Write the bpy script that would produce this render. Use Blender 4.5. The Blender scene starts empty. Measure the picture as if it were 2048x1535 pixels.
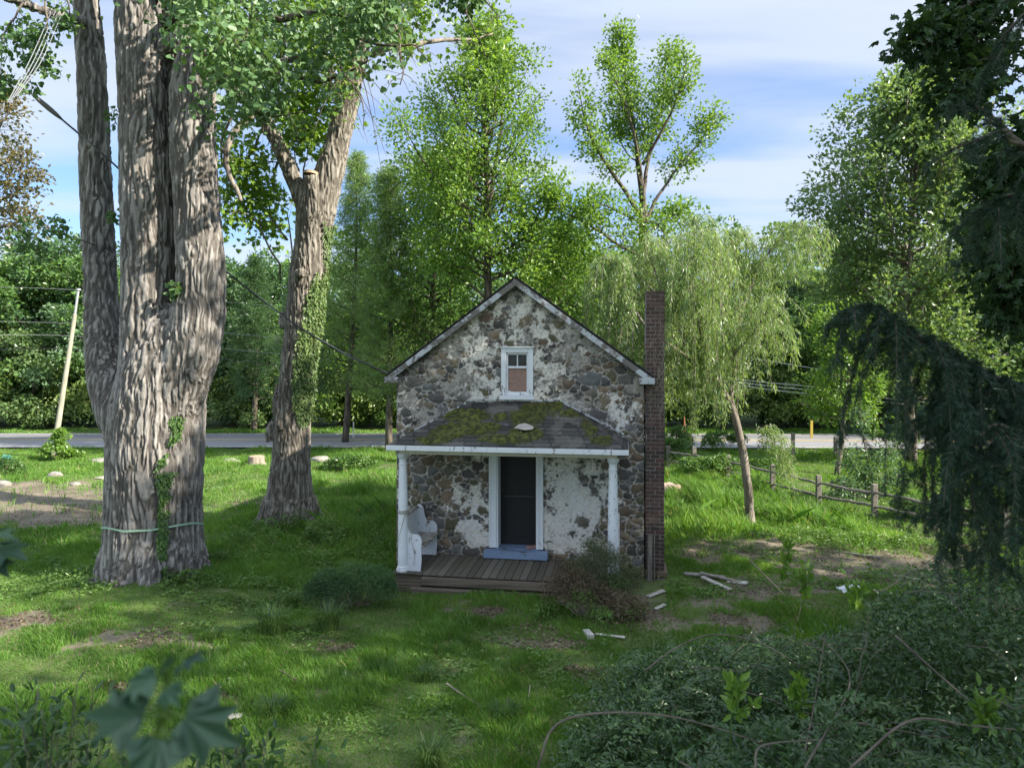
import bpy, math, numpy as np
from mathutils import Vector, Matrix
R = math.radians
SC = bpy.context.scene
COL = SC.collection
# ------------------------------------------------------------------ camera
F_, HZ, CX, CH = 1400.0, 712.0, 1024.0, 4.1          # focal length and horizon of the photo in its own pixels, eye height
cd = bpy.data.cameras.new('camera'); cam = bpy.data.objects.new('camera', cd); COL.objects.link(cam)
cd.sensor_width = 36; cd.lens = F_/2048*36; cd.clip_end = 2000; cd.clip_start = 0.05
cam.location = (0, 0, CH); cam.rotation_euler = (R(90), 0, 0)
cd.shift_y = (HZ-767.5)/2048
cd.dof.use_dof = True; cd.dof.focus_distance = 14.5; cd.dof.aperture_fstop = 2.6
SC.camera = cam
SC.view_settings.view_transform = 'Standard'; SC.view_settings.look = 'None'
SC.view_settings.exposure = 1.36; SC.view_settings.gamma = 1
SC.cycles.max_bounces = 7; SC.cycles.diffuse_bounces = 4; SC.cycles.glossy_bounces = 2
SC.cycles.transmission_bounces = 4; SC.cycles.caustics_reflective = False; SC.cycles.caustics_refractive = False
SC.cycles.use_denoising = True
# ------------------------------------------------------------------ light
SUN_EL, SUN_AZ = R(33), R(-19)                          # azimuth from +X, towards the camera side when negative
sdir = Vector((math.cos(SUN_EL)*math.cos(SUN_AZ), math.cos(SUN_EL)*math.sin(SUN_AZ), math.sin(SUN_EL)))
sl = bpy.data.lights.new('sun', 'SUN'); sl.energy = 4.9; sl.angle = R(0.55); sl.color = (1.0, 0.93, 0.80)
so = bpy.data.objects.new('sun', sl); COL.objects.link(so); so.rotation_euler = sdir.to_track_quat('Z', 'Y').to_euler()
# ------------------------------------------------------------------ node helpers
class NT:
    def __init__(s, nt): s.nt = nt; nt.nodes.clear()
    def n(s, t, _p=None, **kw):
        nd = s.nt.nodes.new(t)
        for k, v in (_p or {}).items(): setattr(nd, k, v)
        for k, v in kw.items():
            key = int(k[1:]) if k[0] == 'i' and k[1:].isdigit() else k.replace('_', ' ')
            if isinstance(v, bpy.types.NodeSocket): s.nt.links.new(v, nd.inputs[key])
            else: nd.inputs[key].default_value = v
        return nd
    def ramp(s, fac, stops, interp='LINEAR'):
        nd = s.nt.nodes.new('ShaderNodeValToRGB'); cr = nd.color_ramp; cr.interpolation = interp
        while len(cr.elements) < len(stops): cr.elements.new(0.5)
        for e, (p, c) in zip(cr.elements, stops):
            e.position = p; e.color = (c[0], c[1], c[2], 1) if hasattr(c, '__len__') else (c, c, c, 1)
        s.nt.links.new(fac, nd.inputs[0]); return nd.outputs[0]
    def mix(s, f, a, b, mode='MIX'):
        nd = s.nt.nodes.new('ShaderNodeMix'); nd.data_type = 'RGBA'; nd.blend_type = mode
        for k, v in ((0, f), (6, a), (7, b)):
            if isinstance(v, bpy.types.NodeSocket): s.nt.links.new(v, nd.inputs[k])
            else: nd.inputs[k].default_value = v if k == 0 or len(v) == 4 else (*v, 1)
        return nd.outputs[2]
    def math(s, op, a, b=0.0, c=None):
        nd = s.nt.nodes.new('ShaderNodeMath'); nd.operation = op
        for k, v in enumerate((a, b) if c is None else (a, b, c)):
            if isinstance(v, bpy.types.NodeSocket): s.nt.links.new(v, nd.inputs[k])
            else: nd.inputs[k].default_value = v
        return nd.outputs[0]
    def noise(s, vec, scale, detail=4, rough=.55, dist=0):
        return s.n('ShaderNodeTexNoise', Vector=vec, Scale=scale, Detail=detail, Roughness=rough, Distortion=dist).outputs[0]
    def mapping(s, vec, sc=(1, 1, 1), loc=(0, 0, 0)):
        return s.n('ShaderNodeMapping', Vector=vec, Scale=sc, Location=loc).outputs[0]
    def bump(s, h, strength=.5, dist=.01):
        return s.n('ShaderNodeBump', Height=h, Strength=strength, Distance=dist).outputs[0]
def material(name):
    m = bpy.data.materials.new(name); m.use_nodes = True; return m, NT(m.node_tree)
# ------------------------------------------------------------------ sky: Nishita with thin cirrus
W = bpy.data.worlds.new('World'); SC.world = W; W.use_nodes = True
t = NT(W.node_tree)
sky = t.n('ShaderNodeTexSky', dict(sky_type='NISHITA', sun_disc=False, sun_elevation=SUN_EL, sun_rotation=math.atan2(sdir.x, sdir.y), altitude=60, air_density=1.0, dust_density=0.7, ozone_density=1.3))
g = t.n('ShaderNodeTexCoord').outputs['Generated']
sx = t.n('ShaderNodeSeparateXYZ', Vector=g)
zz = t.math('MAXIMUM', sx.outputs[2], 0.03)
zz = t.math('ADD', zz, 0.10)
cv = t.n('ShaderNodeCombineXYZ', X=t.math('DIVIDE', sx.outputs[0], zz), Y=t.math('DIVIDE', sx.outputs[1], zz), Z=0.0).outputs[0]
c1 = t.noise(t.mapping(cv, (.50, 1.25, 1), (3.5, 1.3, 0)), 1.2, 7, .52, .35)
c2 = t.noise(t.mapping(cv, (.16, .45, 1), (4.3, 2.2, 0)), 1.0, 4, .5, .2)
cm = t.math('ADD', t.math('MULTIPLY', c1, .55), t.math('MULTIPLY', c2, .65))
mask = t.ramp(cm, [(.47, 0), (.55, .40), (.64, .85), (.74, 1)])
mask = t.math('MULTIPLY', mask, .95)
veil = t.ramp(sx.outputs[2], [(0.0, .55), (.12, .30), (.3, .10), (.8, .12)])
mask = t.math('MAXIMUM', mask, veil)
hi = t.ramp(sx.outputs[2], [(.42, 0), (.85, 1)]); bk = t.ramp(t.math('MULTIPLY', sx.outputs[1], -1.0), [(.05, 0), (.6, 1)])     # added brightness in the unseen sky overhead and behind the viewer, lifting the shade
kf = t.math('ADD', t.math('MULTIPLY_ADD', hi, 1.1, 1.0), t.math('MULTIPLY', bk, .35))
cl = t.mix(1.0, (2.15, 2.38, 2.72, 1), t.n('ShaderNodeCombineColor', Red=kf, Green=kf, Blue=kf).outputs[0], 'MULTIPLY')
mask = t.math('MAXIMUM', mask, t.math('MULTIPLY', t.math('MAXIMUM', hi, bk), .6))
skyc = t.mix(mask, t.mix(1.0, sky.outputs[0], (.35, .48, .66), 'MULTIPLY'), cl)
bg = t.n('ShaderNodeBackground', Color=skyc, Strength=0.15)
t.n('ShaderNodeOutputWorld', Surface=bg.outputs[0])
# ------------------------------------------------------------------ numeric helpers
def P(px, py, Y): return np.array([(px-CX)*Y/F_, Y, CH-(py-HZ)*Y/F_])
def G(px, py, z=0.0):
    Y = (CH-z)*F_/(py-HZ); return np.array([(px-CX)*Y/F_, Y, z])
def nrm(a): return a/np.maximum(np.linalg.norm(a, axis=-1, keepdims=True), 1e-9)
def _hash(ix, iy, iz, seed):
    h = (ix*73856093) ^ (iy*19349663) ^ (iz*83492791) ^ (seed*2654435761 & 0x7fffffff)
    h = (h ^ (h >> 13)) * 1274126177 & 0x7fffffff
    h = (h ^ (h >> 15)) * 2246822519 & 0x7fffffff
    return ((h ^ (h >> 13)) & 0xffff)/65535.0
def vnoise(p, seed=0):
    p = np.asarray(p, float)
    if p.shape[-1] == 2: p = np.concatenate([p, np.zeros(p.shape[:-1]+(1,))], -1)
    i = np.floor(p).astype(np.int64); f = p-i; f = f*f*(3-2*f); out = 0
    for dx in (0, 1):
        for dy in (0, 1):
            for dz in (0, 1):
                w = (f[..., 0] if dx else 1-f[..., 0])*(f[..., 1] if dy else 1-f[..., 1])*(f[..., 2] if dz else 1-f[..., 2])
                out = out+w*_hash(i[..., 0]+dx, i[..., 1]+dy, i[..., 2]+dz, seed)
    return out
def fbm(p, oct=4, seed=0, gain=.5):
    p = np.asarray(p, float); a = 1; s = 0; tot = 0
    for k in range(oct): s = s+a*vnoise(p*(2**k)+k*17.3, seed+k); tot += a; a *= gain
    return s/tot
def smooth(a, b, x): u = np.clip((x-a)/(b-a), 0, 1); return u*u*(3-2*u)
def catmull(pts, n):
    p = np.asarray(pts, float)
    if len(p) < 3: u = np.linspace(0, 1, n)[:, None]; return p[0]*(1-u)+p[-1]*u
    q = np.vstack([2*p[0]-p[1], p, 2*p[-1]-p[-2]]); T = np.linspace(0, len(p)-1-1e-6, n); i = T.astype(int); f = (T-i)[:, None]
    a, b, c, d = q[i], q[i+1], q[i+2], q[i+3]
    return .5*((2*b)+(-a+c)*f+(2*a-5*b+4*c-d)*f**2+(-a+3*b-3*c+d)*f**3)
def sample(poly, t):
    n = len(poly)-1; x = np.clip(t, 0, 1)*n; i = np.minimum(x.astype(int), n-1); f = (x-i)[:, None]
    return poly[i]*(1-f)+poly[i+1]*f, nrm(poly[i+1]-poly[i])
# ------------------------------------------------------------------ mesh builder
def raw_mesh(name, V, groups, smooth_=False, fattr=None, vcol=None, mats=None, midx=None):
    me = bpy.data.meshes.new(name); V = np.asarray(V, np.float32)
    me.vertices.add(len(V)); me.vertices.foreach_set('co', V.ravel())
    nl = sum(g.size for g in groups); nf = sum(len(g) for g in groups)
    me.loops.add(nl); me.loops.foreach_set('vertex_index', np.concatenate([g.ravel() for g in groups]).astype(np.int32))
    me.polygons.add(nf); st = []; o = 0
    for g in groups: k = g.shape[1]; st.append(o+np.arange(len(g))*k); o += g.size
    me.polygons.foreach_set('loop_start', np.concatenate(st).astype(np.int32))
    me.polygons.foreach_set('use_smooth', np.full(nf, bool(smooth_)))
    if midx is not None: me.polygons.foreach_set('material_index', midx.astype(np.int32))
    me.update(calc_edges=True)
    if fattr is not None: me.attributes.new('rnd', 'FLOAT', 'FACE').data.foreach_set('value', fattr.astype(np.float32))
    if vcol is not None:
        c = np.ones((len(V), 4), np.float32); c[:, :3] = vcol
        me.attributes.new('col', 'FLOAT_COLOR', 'POINT').data.foreach_set('color', c.ravel())
    return me
class MB:
    """collects shapes, then links them as ONE mesh object"""
    def __init__(s): s.V = []; s.F = {}; s.A = {}; s.n = 0; s.C = []
    def add(s, V, F, a=None, c=None):
        V = np.asarray(V, float).reshape(-1, 3); F = np.asarray(F, np.int64); k = F.shape[1]
        s.F.setdefault(k, []).append(F+s.n); s.A.setdefault(k, []).append(np.zeros(len(F)) if a is None else np.broadcast_to(np.asarray(a, float), (len(F),)))
        s.V.append(V); s.n += len(V)
        s.C.append(np.broadcast_to(np.ones(3) if c is None else np.asarray(c, float), (len(V), 3))); return s
    def box(s, lo, hi, a=None, c=None, bev=0.0, M=None):
        lo = np.array(lo, float); hi = np.array(hi, float)
        if bev <= 0:
            V = np.array([[x, y, z] for x in (lo[0], hi[0]) for y in (lo[1], hi[1]) for z in (lo[2], hi[2])])
            Q = [[0, 1, 3, 2], [4, 6, 7, 5], [0, 4, 5, 1], [2, 3, 7, 6], [0, 2, 6, 4], [1, 5, 7, 3]]
            if M is not None: V = M(V)
            return s.add(V, Q, a, c)
        ce = (lo+hi)/2; h = (hi-lo)/2; b = np.minimum(bev, h*.9); V = []; ix = {}
        for sx_ in (-1, 1):
            for sy_ in (-1, 1):
                for sz_ in (-1, 1):
                    sg = np.array([sx_, sy_, sz_])
                    for ax in range(3):
                        v = sg*(h-b); v[ax] = sg[ax]*h[ax]; ix[(sx_, sy_, sz_, ax)] = len(V); V.append(ce+v)
        Q = []; T = []
        for ax in range(3):
            o1, o2 = [k for k in range(3) if k != ax]
            for sg in (-1, 1):
                q = []
                for (p, r) in ((-1, -1), (1, -1), (1, 1), (-1, 1)):
                    k = [0, 0, 0]; k[ax] = sg; k[o1] = p; k[o2] = r; q.append(ix[(*k, ax)])
                if (sg > 0) == (ax == 1): q = q[::-1]
                Q.append(q)
            for p in (-1, 1):
                for r in (-1, 1):
                    k0 = [0, 0, 0]; k0[ax] = -1; k0[o1] = p; k0[o2] = r; k1 = list(k0); k1[ax] = 1
                    q = [ix[(*k0, o1)], ix[(*k1, o1)], ix[(*k1, o2)], ix[(*k0, o2)]]
                    if (p*r > 0) != (ax == 1): q = q[::-1]
                    Q.append(q)
        for key in [(a1, b1, c1) for a1 in (-1, 1) for b1 in (-1, 1) for c1 in (-1, 1)]:
            tri = [ix[(*key, 0)], ix[(*key, 1)], ix[(*key, 2)]]
            if key[0]*key[1]*key[2] < 0: tri = tri[::-1]
            T.append(tri)
        V = np.array(V)
        if M is not None: V = M(V)
        n0 = s.n; s.add(V, Q, a, c); s.F.setdefault(3, []).append(np.array(T)+n0); s.A.setdefault(3, []).append(np.full(8, 0 if a is None else float(a))); return s
    def tube(s, pts, rad, sides=8, cap=True, a=None, c=None):
        p = np.asarray(pts, float); n = len(p); r = np.broadcast_to(np.asarray(rad, float), (n,))
        tg = np.gradient(p, axis=0); tg = nrm(tg); ref = np.array([0, 0, 1.]) if abs(tg[:, 2]).mean() < .8 else np.array([0, 1., 0])
        u = nrm(np.cross(tg, ref)); w = np.cross(tg, u); th = np.arange(sides)*2*np.pi/sides
        V = p[:, None]+r[:, None, None]*(np.cos(th)[None, :, None]*u[:, None]+np.sin(th)[None, :, None]*w[:, None])
        i = np.arange(n-1)[:, None]*sides; j = np.arange(sides)[None]; k = (j+1) % sides
        Q = np.stack([i+j, i+k, i+sides+k, i+sides+j], -1).reshape(-1, 4)
        n0 = s.n; s.add(V, Q, a, c)
        if cap and sides > 2:
            T = [[0, (x+1) % sides, x] for x in range(1, sides-1)]+[[(n-1)*sides, (n-1)*sides+x, (n-1)*sides+x+1] for x in range(1, sides-1)]
            s.F.setdefault(3, []).append(np.array(T)+n0); s.A.setdefault(3, []).append(np.full(len(T), 0 if a is None else float(np.mean(a))))
        return s
    def lathe(s, x, y, prof, sides=24, c=None):
        z = np.array([q[1] for q in prof]); pts = np.stack([np.full(len(z), x), np.full(len(z), y), z], 1)
        r = [q[0] for q in prof]; th = np.arange(sides)*2*np.pi/sides
        V = np.array([[x+rr*np.cos(t_), y+rr*np.sin(t_), zz_] for rr, zz_ in zip(r, z) for t_ in th]); n = len(z)
        i = np.arange(n-1)[:, None]*sides; j = np.arange(sides)[None]; k = (j+1) % sides
        s.add(V, np.stack([i+j, i+k, i+sides+k, i+sides+j], -1).reshape(-1, 4), None, c)
        n0 = s.n-len(V); s.F.setdefault(sides, []).append(np.stack([np.arange(sides)[::-1], (n-1)*sides+np.arange(sides)])+n0); s.A.setdefault(sides, []).append(np.zeros(2)); return s
    def prism(s, poly, y0, y1, axis=1, c=None):
        """extrude a 2-D outline (other two axes) between y0 and y1 along axis"""
        k = len(poly); o = [q for q in range(3) if q != axis]; V = np.zeros((2*k, 3))
        V[:k, o[0]] = V[k:, o[0]] = [q[0] for q in poly]; V[:k, o[1]] = V[k:, o[1]] = [q[1] for q in poly]; V[:k, axis] = y0; V[k:, axis] = y1
        n0 = s.n; s.add(V, [[i, (i+1) % k, k+(i+1) % k, k+i] for i in range(k)], None, c)
        s.F.setdefault(k, []).append(np.stack([np.arange(k)[::-1], k+np.arange(k)])+n0); s.A.setdefault(k, []).append(np.zeros(2)); return s
    def inst(s, tmpl, faces, pos, d, nr, size, rnd):
        """many copies of a leaf: x of the template runs along d, z along nr"""
        d = nrm(d); nr = nrm(nr-(nr*d).sum(-1, keepdims=True)*d); b = np.cross(nr, d); T = np.asarray(tmpl, float)
        size = np.broadcast_to(np.asarray(size, float), (len(pos),))[:, None, None]
        V = pos[:, None]+size*(T[None, :, 0:1]*d[:, None]+T[None, :, 1:2]*b[:, None]+T[None, :, 2:3]*nr[:, None])
        F = (np.asarray(faces)[None]+(np.arange(len(pos))*len(T))[:, None, None]).reshape(-1, len(faces[0]))
        return s.add(V, F, np.repeat(rnd, len(faces)))
    def mesh(s, name, smooth_=False, col=False):
        ks = sorted(s.F); gr = [np.concatenate(s.F[k]) for k in ks]; fa = np.concatenate([np.concatenate(s.A[k]) for k in ks])
        return raw_mesh(name, np.concatenate(s.V), gr, smooth_, fa, np.concatenate(s.C) if col else None)
    def build(s, name, mat, parent=None, smooth_=False, col=False):
        me = s.mesh(name, smooth_, col)
        if smooth_ == 'auto': me.set_sharp_from_angle(angle=R(40))
        return link(name, me, mat, parent)
def link(name, me, mat, parent=None):
    if mat is not None: me.materials.append(mat)
    o = bpy.data.objects.new(name, me); COL.objects.link(o)
    if parent is not None: o.parent = parent
    return o
def tag(o, label=None, cat=None, group=None, kind=None):
    if label: assert 4 <= len(label.split()) <= 16, label; o['label'] = label
    if cat: o['category'] = cat
    if group: o['group'] = group
    if kind: o['kind'] = kind
    return o
def empty(name, loc=(0, 0, 0), rz=0.0):
    o = bpy.data.objects.new(name, None); COL.objects.link(o); o.location = loc; o.rotation_euler = (0, 0, rz); o.empty_display_size = .2; return o
def copy_tree(o, loc, rz, sc, label, group=None):
    c = o.copy(); COL.objects.link(c); c.location = loc; c.rotation_euler = (0, 0, rz); c.scale = (sc, sc, sc) if not hasattr(sc, '__len__') else sc
    for ch in list(o.children): k = ch.copy(); COL.objects.link(k); k.parent = c
    tag(c, label, None, group); return c
# ------------------------------------------------------------------ leaf shapes
DIA = ([(0, 0, 0), (.45, .30, .10), (1, 0, .0), (.45, -.30, .10)], [(0, 1, 2, 3)])
OVAL = ([(0, 0, 0), (.32, .22, .07), (.72, .17, .07), (1, 0, -.03), (.72, -.17, .07), (.32, -.22, .07)], [(0, 3, 2, 1), (0, 5, 4, 3)])
LANCE = ([(0, 0, 0), (.4, .09, .02), (1, 0, -.05), (.4, -.09, .02)], [(0, 1, 2, 3)])
FAN = ([(0, 0, 0), (.45, .46, .08), (.75, .50, .04), (.92, .28, .02), (.84, .03, 0), (.92, -.28, .02), (.75, -.50, .04), (.45, -.46, .08)], [tuple(range(8))])
STAR = ([(0, 0, 0), (-.05, .22, .05), (.22, .30, .06), (.18, .62, -.06), (.42, .34, .07), (.66, .46, -.06), (.62, .17, .05), (1.0, 0, -.12), (.62, -.17, .05), (.66, -.46, -.06), (.42, -.34, .07), (.18, -.62, -.06), (.22, -.30, .06), (-.05, -.22, .05)], [(0, 3, 2, 1), (0, 5, 4, 3), (0, 7, 6, 5), (0, 9, 8, 7), (0, 11, 10, 9), (0, 13, 12, 11)])
NEEDLE = ([(0, .05, 0), (0, -.05, 0), (1, 0, 0)], [(0, 1, 2)])
# ------------------------------------------------------------------ materials
def leaf_mat(name, a, b, c=None, trans=.35, gloss=.35, tint=(1.25, 1.15, .55), gb=.025, dry=None):
    """a..b..c: leaf colours picked leaf by leaf"""
    m, t = material(name); c = c or b
    rn = t.n('ShaderNodeAttribute', dict(attribute_name='rnd')).outputs['Fac']
    tc = t.n('ShaderNodeTexCoord').outputs['Object']
    f = t.math('ADD', t.math('MULTIPLY', rn, .58), t.math('MULTIPLY_ADD', t.noise(tc, .8, 3), 1.1, -.32))
    col = t.ramp(f, [(.1, a), (.55, b), (.95, c)])
    if dry: col = t.mix(t.math('GREATER_THAN', rn, .965), col, (*dry, 1))
    d = t.n('ShaderNodeBsdfDiffuse', Color=col); tr = t.n('ShaderNodeBsdfTranslucent', Color=t.mix(1.0, col, (*[min(x*1.35, 4) for x in tint], 1), 'MULTIPLY'))
    mx = t.n('ShaderNodeMixShader', Fac=trans); t.nt.links.new(d.outputs[0], mx.inputs[1]); t.nt.links.new(tr.outputs[0], mx.inputs[2])
    gl = t.n('ShaderNodeBsdfGlossy', Color=(1, 1, 1, 1), Roughness=gloss); fr = t.math('MULTIPLY_ADD', t.math('POWER', t.n('ShaderNodeLayerWeight', Blend=.35).outputs['Facing'], 3.0), .10, gb)
    m2 = t.n('ShaderNodeMixShader', Fac=fr); t.nt.links.new(mx.outputs[0], m2.inputs[1]); t.nt.links.new(gl.outputs[0], m2.inputs[2])
    t.n('ShaderNodeOutputMaterial', Surface=m2.outputs[0]); return m
def solid(name, col, rough=.6, metal=0, spec=.5, noise=.0, nscale=8, bump=0, stretch=(1, 1, 1), col2=None, bd=.004):
    m, t = material(name); tc = t.n('ShaderNodeTexCoord').outputs['Object']; mp = t.mapping(tc, stretch); n = t.noise(mp, nscale, 6, .6)
    c = t.mix(t.ramp(n, [(.35, 0), (.65, 1)]), (*[x*(1-noise) for x in col], 1), (*(col2 or [x*(1+noise) for x in col]), 1))
    b = t.n('ShaderNodeBsdfPrincipled', Base_Color=c, Roughness=rough, Metallic=metal, Specular_IOR_Level=spec)
    if bump: t.nt.links.new(t.bump(n, bump, bd), b.inputs['Normal'])
    t.n('ShaderNodeOutputMaterial', Surface=b.outputs[0]); return m
def attr_col(name, rough=.85, nscale=30, amt=.35, bump=.4, bd=.008, stretch=(1, 1, 1), spec=.3):
    m, t = material(name); tc = t.n('ShaderNodeTexCoord').outputs['Object']; mp = t.mapping(tc, stretch)
    n = t.noise(mp, nscale, 6, .65); n2 = t.noise(mp, nscale*5, 3, .6)
    a = t.n('ShaderNodeAttribute', dict(attribute_name='col')).outputs['Color']
    k = t.math('ADD', t.math('MULTIPLY', n, .65), t.math('MULTIPLY', n2, .35))
    kk = t.math('MULTIPLY_ADD', k, 2*amt, 1-amt)
    c = t.mix(1.0, a, t.n('ShaderNodeCombineColor', Red=kk, Green=kk, Blue=kk).outputs[0], 'MULTIPLY')
    b = t.n('ShaderNodeBsdfPrincipled', Base_Color=c, Roughness=rough, Specular_IOR_Level=spec, Normal=t.bump(k, bump, bd))
    t.n('ShaderNodeOutputMaterial', Surface=b.outputs[0]); return m
def rnd_col(name, stops, rough=.85, nscale=30, amt=.3, bump=.4, bd=.006, stretch=(1, 1, 1)):
    m, t = material(name); tc = t.n('ShaderNodeTexCoord').outputs['Object']; n = t.noise(t.mapping(tc, stretch), nscale, 6, .65)
    col = t.ramp(t.n('ShaderNodeAttribute', dict(attribute_name='rnd')).outputs['Fac'], stops)
    kk = t.math('MULTIPLY_ADD', n, 2*amt, 1-amt)
    c = t.mix(1.0, col, t.n('ShaderNodeCombineColor', Red=kk, Green=kk, Blue=kk).outputs[0], 'MULTIPLY')
    b = t.n('ShaderNodeBsdfPrincipled', Base_Color=c, Roughness=rough, Specular_IOR_Level=.3, Normal=t.bump(n, bump, bd))
    t.n('ShaderNodeOutputMaterial', Surface=b.outputs[0]); return m
def peeling(name, paint, wood, amount=.5, scale=9, stretch=(1, 1, .35)):
    m, t = material(name); tc = t.n('ShaderNodeTexCoord').outputs['Object']; mp = t.mapping(tc, stretch)
    n = t.noise(mp, scale, 8, .72, .4); n2 = t.noise(tc, 3, 3); n3 = t.noise(mp, 45, 4)
    k = t.ramp(t.math('ADD', n, t.math('MULTIPLY', n2, .25)), [(amount+.10, 0), (amount+.145, 1)])
    pc = t.mix(n2, (*[x*.86 for x in paint], 1), (*paint, 1)); wc = t.mix(n3, (*[x*.55 for x in wood], 1), (*wood, 1))
    c = t.mix(k, pc, wc)
    b = t.n('ShaderNodeBsdfPrincipled', Base_Color=c, Roughness=.62, Specular_IOR_Level=.35, Normal=t.bump(t.math('SUBTRACT', 1.0, k), .35, .003))
    t.n('ShaderNodeOutputMaterial', Surface=b.outputs[0]); return m
def bark_mat(name, a, b, scale=(9, 9, 1.6), bump=.9, bd=.03, cavity=False):
    m, t = material(name); tc = t.n('ShaderNodeTexCoord').outputs['Object']; mp = t.mapping(tc, scale)
    n = t.noise(mp, 1.0, 7, .62, .5); n2 = t.noise(tc, 1.3, 3); n3 = t.noise(tc, 28, 5, .7)
    c = t.ramp(n, [(.36, a), (.60, b)]); kk = t.math('MULTIPLY_ADD', n2, .5, .75)
    c = t.mix(1.0, c, t.n('ShaderNodeCombineColor', Red=kk, Green=kk, Blue=kk).outputs[0], 'MULTIPLY')
    if cavity: c = t.mix(1.0, c, t.n('ShaderNodeAttribute', dict(attribute_name='col')).outputs['Color'], 'MULTIPLY')
    h = t.math('ADD', t.math('MULTIPLY', n, .7), t.math('MULTIPLY', n3, .3))
    bs = t.n('ShaderNodeBsdfPrincipled', Base_Color=c, Roughness=.92, Specular_IOR_Level=.2, Normal=t.bump(h, bump, bd))
    t.n('ShaderNodeOutputMaterial', Surface=bs.outputs[0]); return m
M = {}
M['leaf_mid'] = leaf_mat('leaf_mid', (.06, .125, .035), (.105, .20, .05), (.17, .29, .08))
M['leaf_dark'] = leaf_mat('leaf_dark', (.045, .095, .04), (.07, .145, .055), (.11, .20, .07))
M['leaf_bright'] = leaf_mat('leaf_bright', (.09, .175, .032), (.155, .28, .05), (.25, .38, .085), trans=.42)
M['leaf_olive'] = leaf_mat('leaf_olive', (.085, .15, .06), (.135, .22, .085), (.21, .31, .13), trans=.42)
M['leaf_bluish'] = leaf_mat('leaf_bluish', (.07, .13, .065), (.115, .205, .10), (.19, .30, .15))
M['leaf_yellow'] = leaf_mat('leaf_yellow', (0.151, 0.182, 0.047), (0.245, 0.274, 0.076), (0.378, 0.365, 0.108))
M['leaf_ginkgo'] = leaf_mat('leaf_ginkgo', (0.066, 0.129, 0.054), (0.104, 0.198, 0.076), (0.170, 0.274, 0.097), gloss=.45, trans=.30)
M['leaf_willow'] = leaf_mat('leaf_willow', (.14, .23, .085), (.20, .31, .115), (.29, .38, .16), trans=.45)
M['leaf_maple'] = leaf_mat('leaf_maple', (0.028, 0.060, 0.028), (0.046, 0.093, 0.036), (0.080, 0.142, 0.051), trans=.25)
M['leaf_shrub'] = leaf_mat('leaf_shrub', (.028, .066, .022), (.055, .115, .034), (.11, .19, .06), gloss=.34, trans=.26, gb=.04)
M['leaf_ivy'] = leaf_mat('leaf_ivy', (0.066, 0.122, 0.039), (0.132, 0.213, 0.065), (0.264, 0.334, 0.130), trans=.2)
M['leaf_spruce'] = leaf_mat('leaf_spruce', (.018, .042, .026), (.028, .062, .036), (.045, .09, .05), trans=.1)
M['leaf_dead'] = leaf_mat('leaf_dead', (.085, .062, .040), (.15, .115, .072), (.26, .205, .135), trans=.15)
M['grass'] = leaf_mat('grass_blade', (.070, .155, .028), (.140, .285, .044), (.26, .41, .085), trans=.42, gloss=.5, dry=(.38, .33, .19))
M['leaf_near'] = leaf_mat('leaf_near', (.028, .062, .040), (.038, .085, .05), (.055, .12, .065), gloss=.35, trans=.2)
M['weed'] = leaf_mat('weed_leaf', (.08, .15, .035), (.125, .225, .05), (.19, .31, .08))
M['bark'] = bark_mat('bark', (.045, .035, .028), (.16, .135, .11))
M['bark_pale'] = bark_mat('bark_pale', (.09, .075, .06), (.30, .26, .22))
M['twig'] = solid('twig', (.14, .11, .085), .9, noise=.4)
M['twig_pale'] = solid('twig_pale', (.30, .26, .20), .9, noise=.3)
M['ginkgo_bark'] = bark_mat('ginkgo_bark', (.165, .152, .140), (.34, .316, .292), (14, 14, 3), .7, .02, True)
M['maple_bark'] = bark_mat('maple_bark', (.16, .14, .12), (.34, .31, .26), (18, 18, 2.5), .8, .015, True)
# ------------------------------------------------------------------ ground
GK = P(310, 1150, 13.1); GK[2] = 0                       # foot of the big multi-stemmed tree
T2 = np.array([(578-CX)*17/F_, 17.0, 0.0])               # foot of the ivy-clad tree
def gh(x, y):
    p = np.stack([x, y], -1)
    h = (fbm(p*.35, 3, 5)-.5)*.16+(fbm(p*1.7, 2, 9)-.5)*.06
    h = h*smooth(33, 27, y)+(fbm(p*.03, 2, 3)-.5)*.1*0
    for q, a, s in ((GK, .16, 1.7), (T2, .16, 1.4)): h = h+a*np.exp(-((x-q[0])**2+(y-q[1])**2)/s**2)
    return h
BARE = [(60, 1000, 220, 50, 1.15), (150, 1030, 170, 26, 1.15), (60, 1245, 110, 22, 1), (320, 1270, 120, 22, .9), (690, 1292, 80, 14, .9), (560, 1200, 50, 8, .5),
        (960, 1222, 90, 14, .8), (1110, 1290, 90, 16, .9), (1290, 1215, 75, 32, .9), (1560, 1100, 230, 32, .9), (1750, 1140, 260, 50, 1), (1500, 1180, 150, 40, .8),
        (640, 1395, 50, 12, .7), (440, 1395, 60, 14, .7), (1130, 1345, 60, 9, .6), (220, 1375, 50, 9, .6), (480, 1008, 60, 8, .5), (1390, 990, 30, 8, .6),
        (1900, 1110, 120, 30, 1), (500, 1440, 40, 15, .7), (860, 1300, 40, 10, .5), (1800, 950, 90, 12, .5), (1480, 1250, 120, 30, .8)]
def bare(x, y):
    px = CX+x*F_/np.maximum(y, .5); py = HZ+CH*F_/np.maximum(y, .5); b = 0*x
    for cx_, cy_, rx, ry, a in BARE: b = np.maximum(b, a*np.exp(-(((px-cx_)/rx)**2+((py-cy_)/ry)**2)*1.1))
    n = fbm(np.stack([x, y], -1)*1.3, 4, 21); n2 = fbm(np.stack([x, y], -1)*4.5, 3, 31)
    n3 = vnoise(np.stack([x, y], -1)*11, 41)
    return np.clip(smooth(.30, .78, b*1.05+(n-.5)*1.1+(n2-.5)*.9+(n3-.5)*.4)+smooth(.60, .75, n)*.3, 0, 1)*.93
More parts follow.
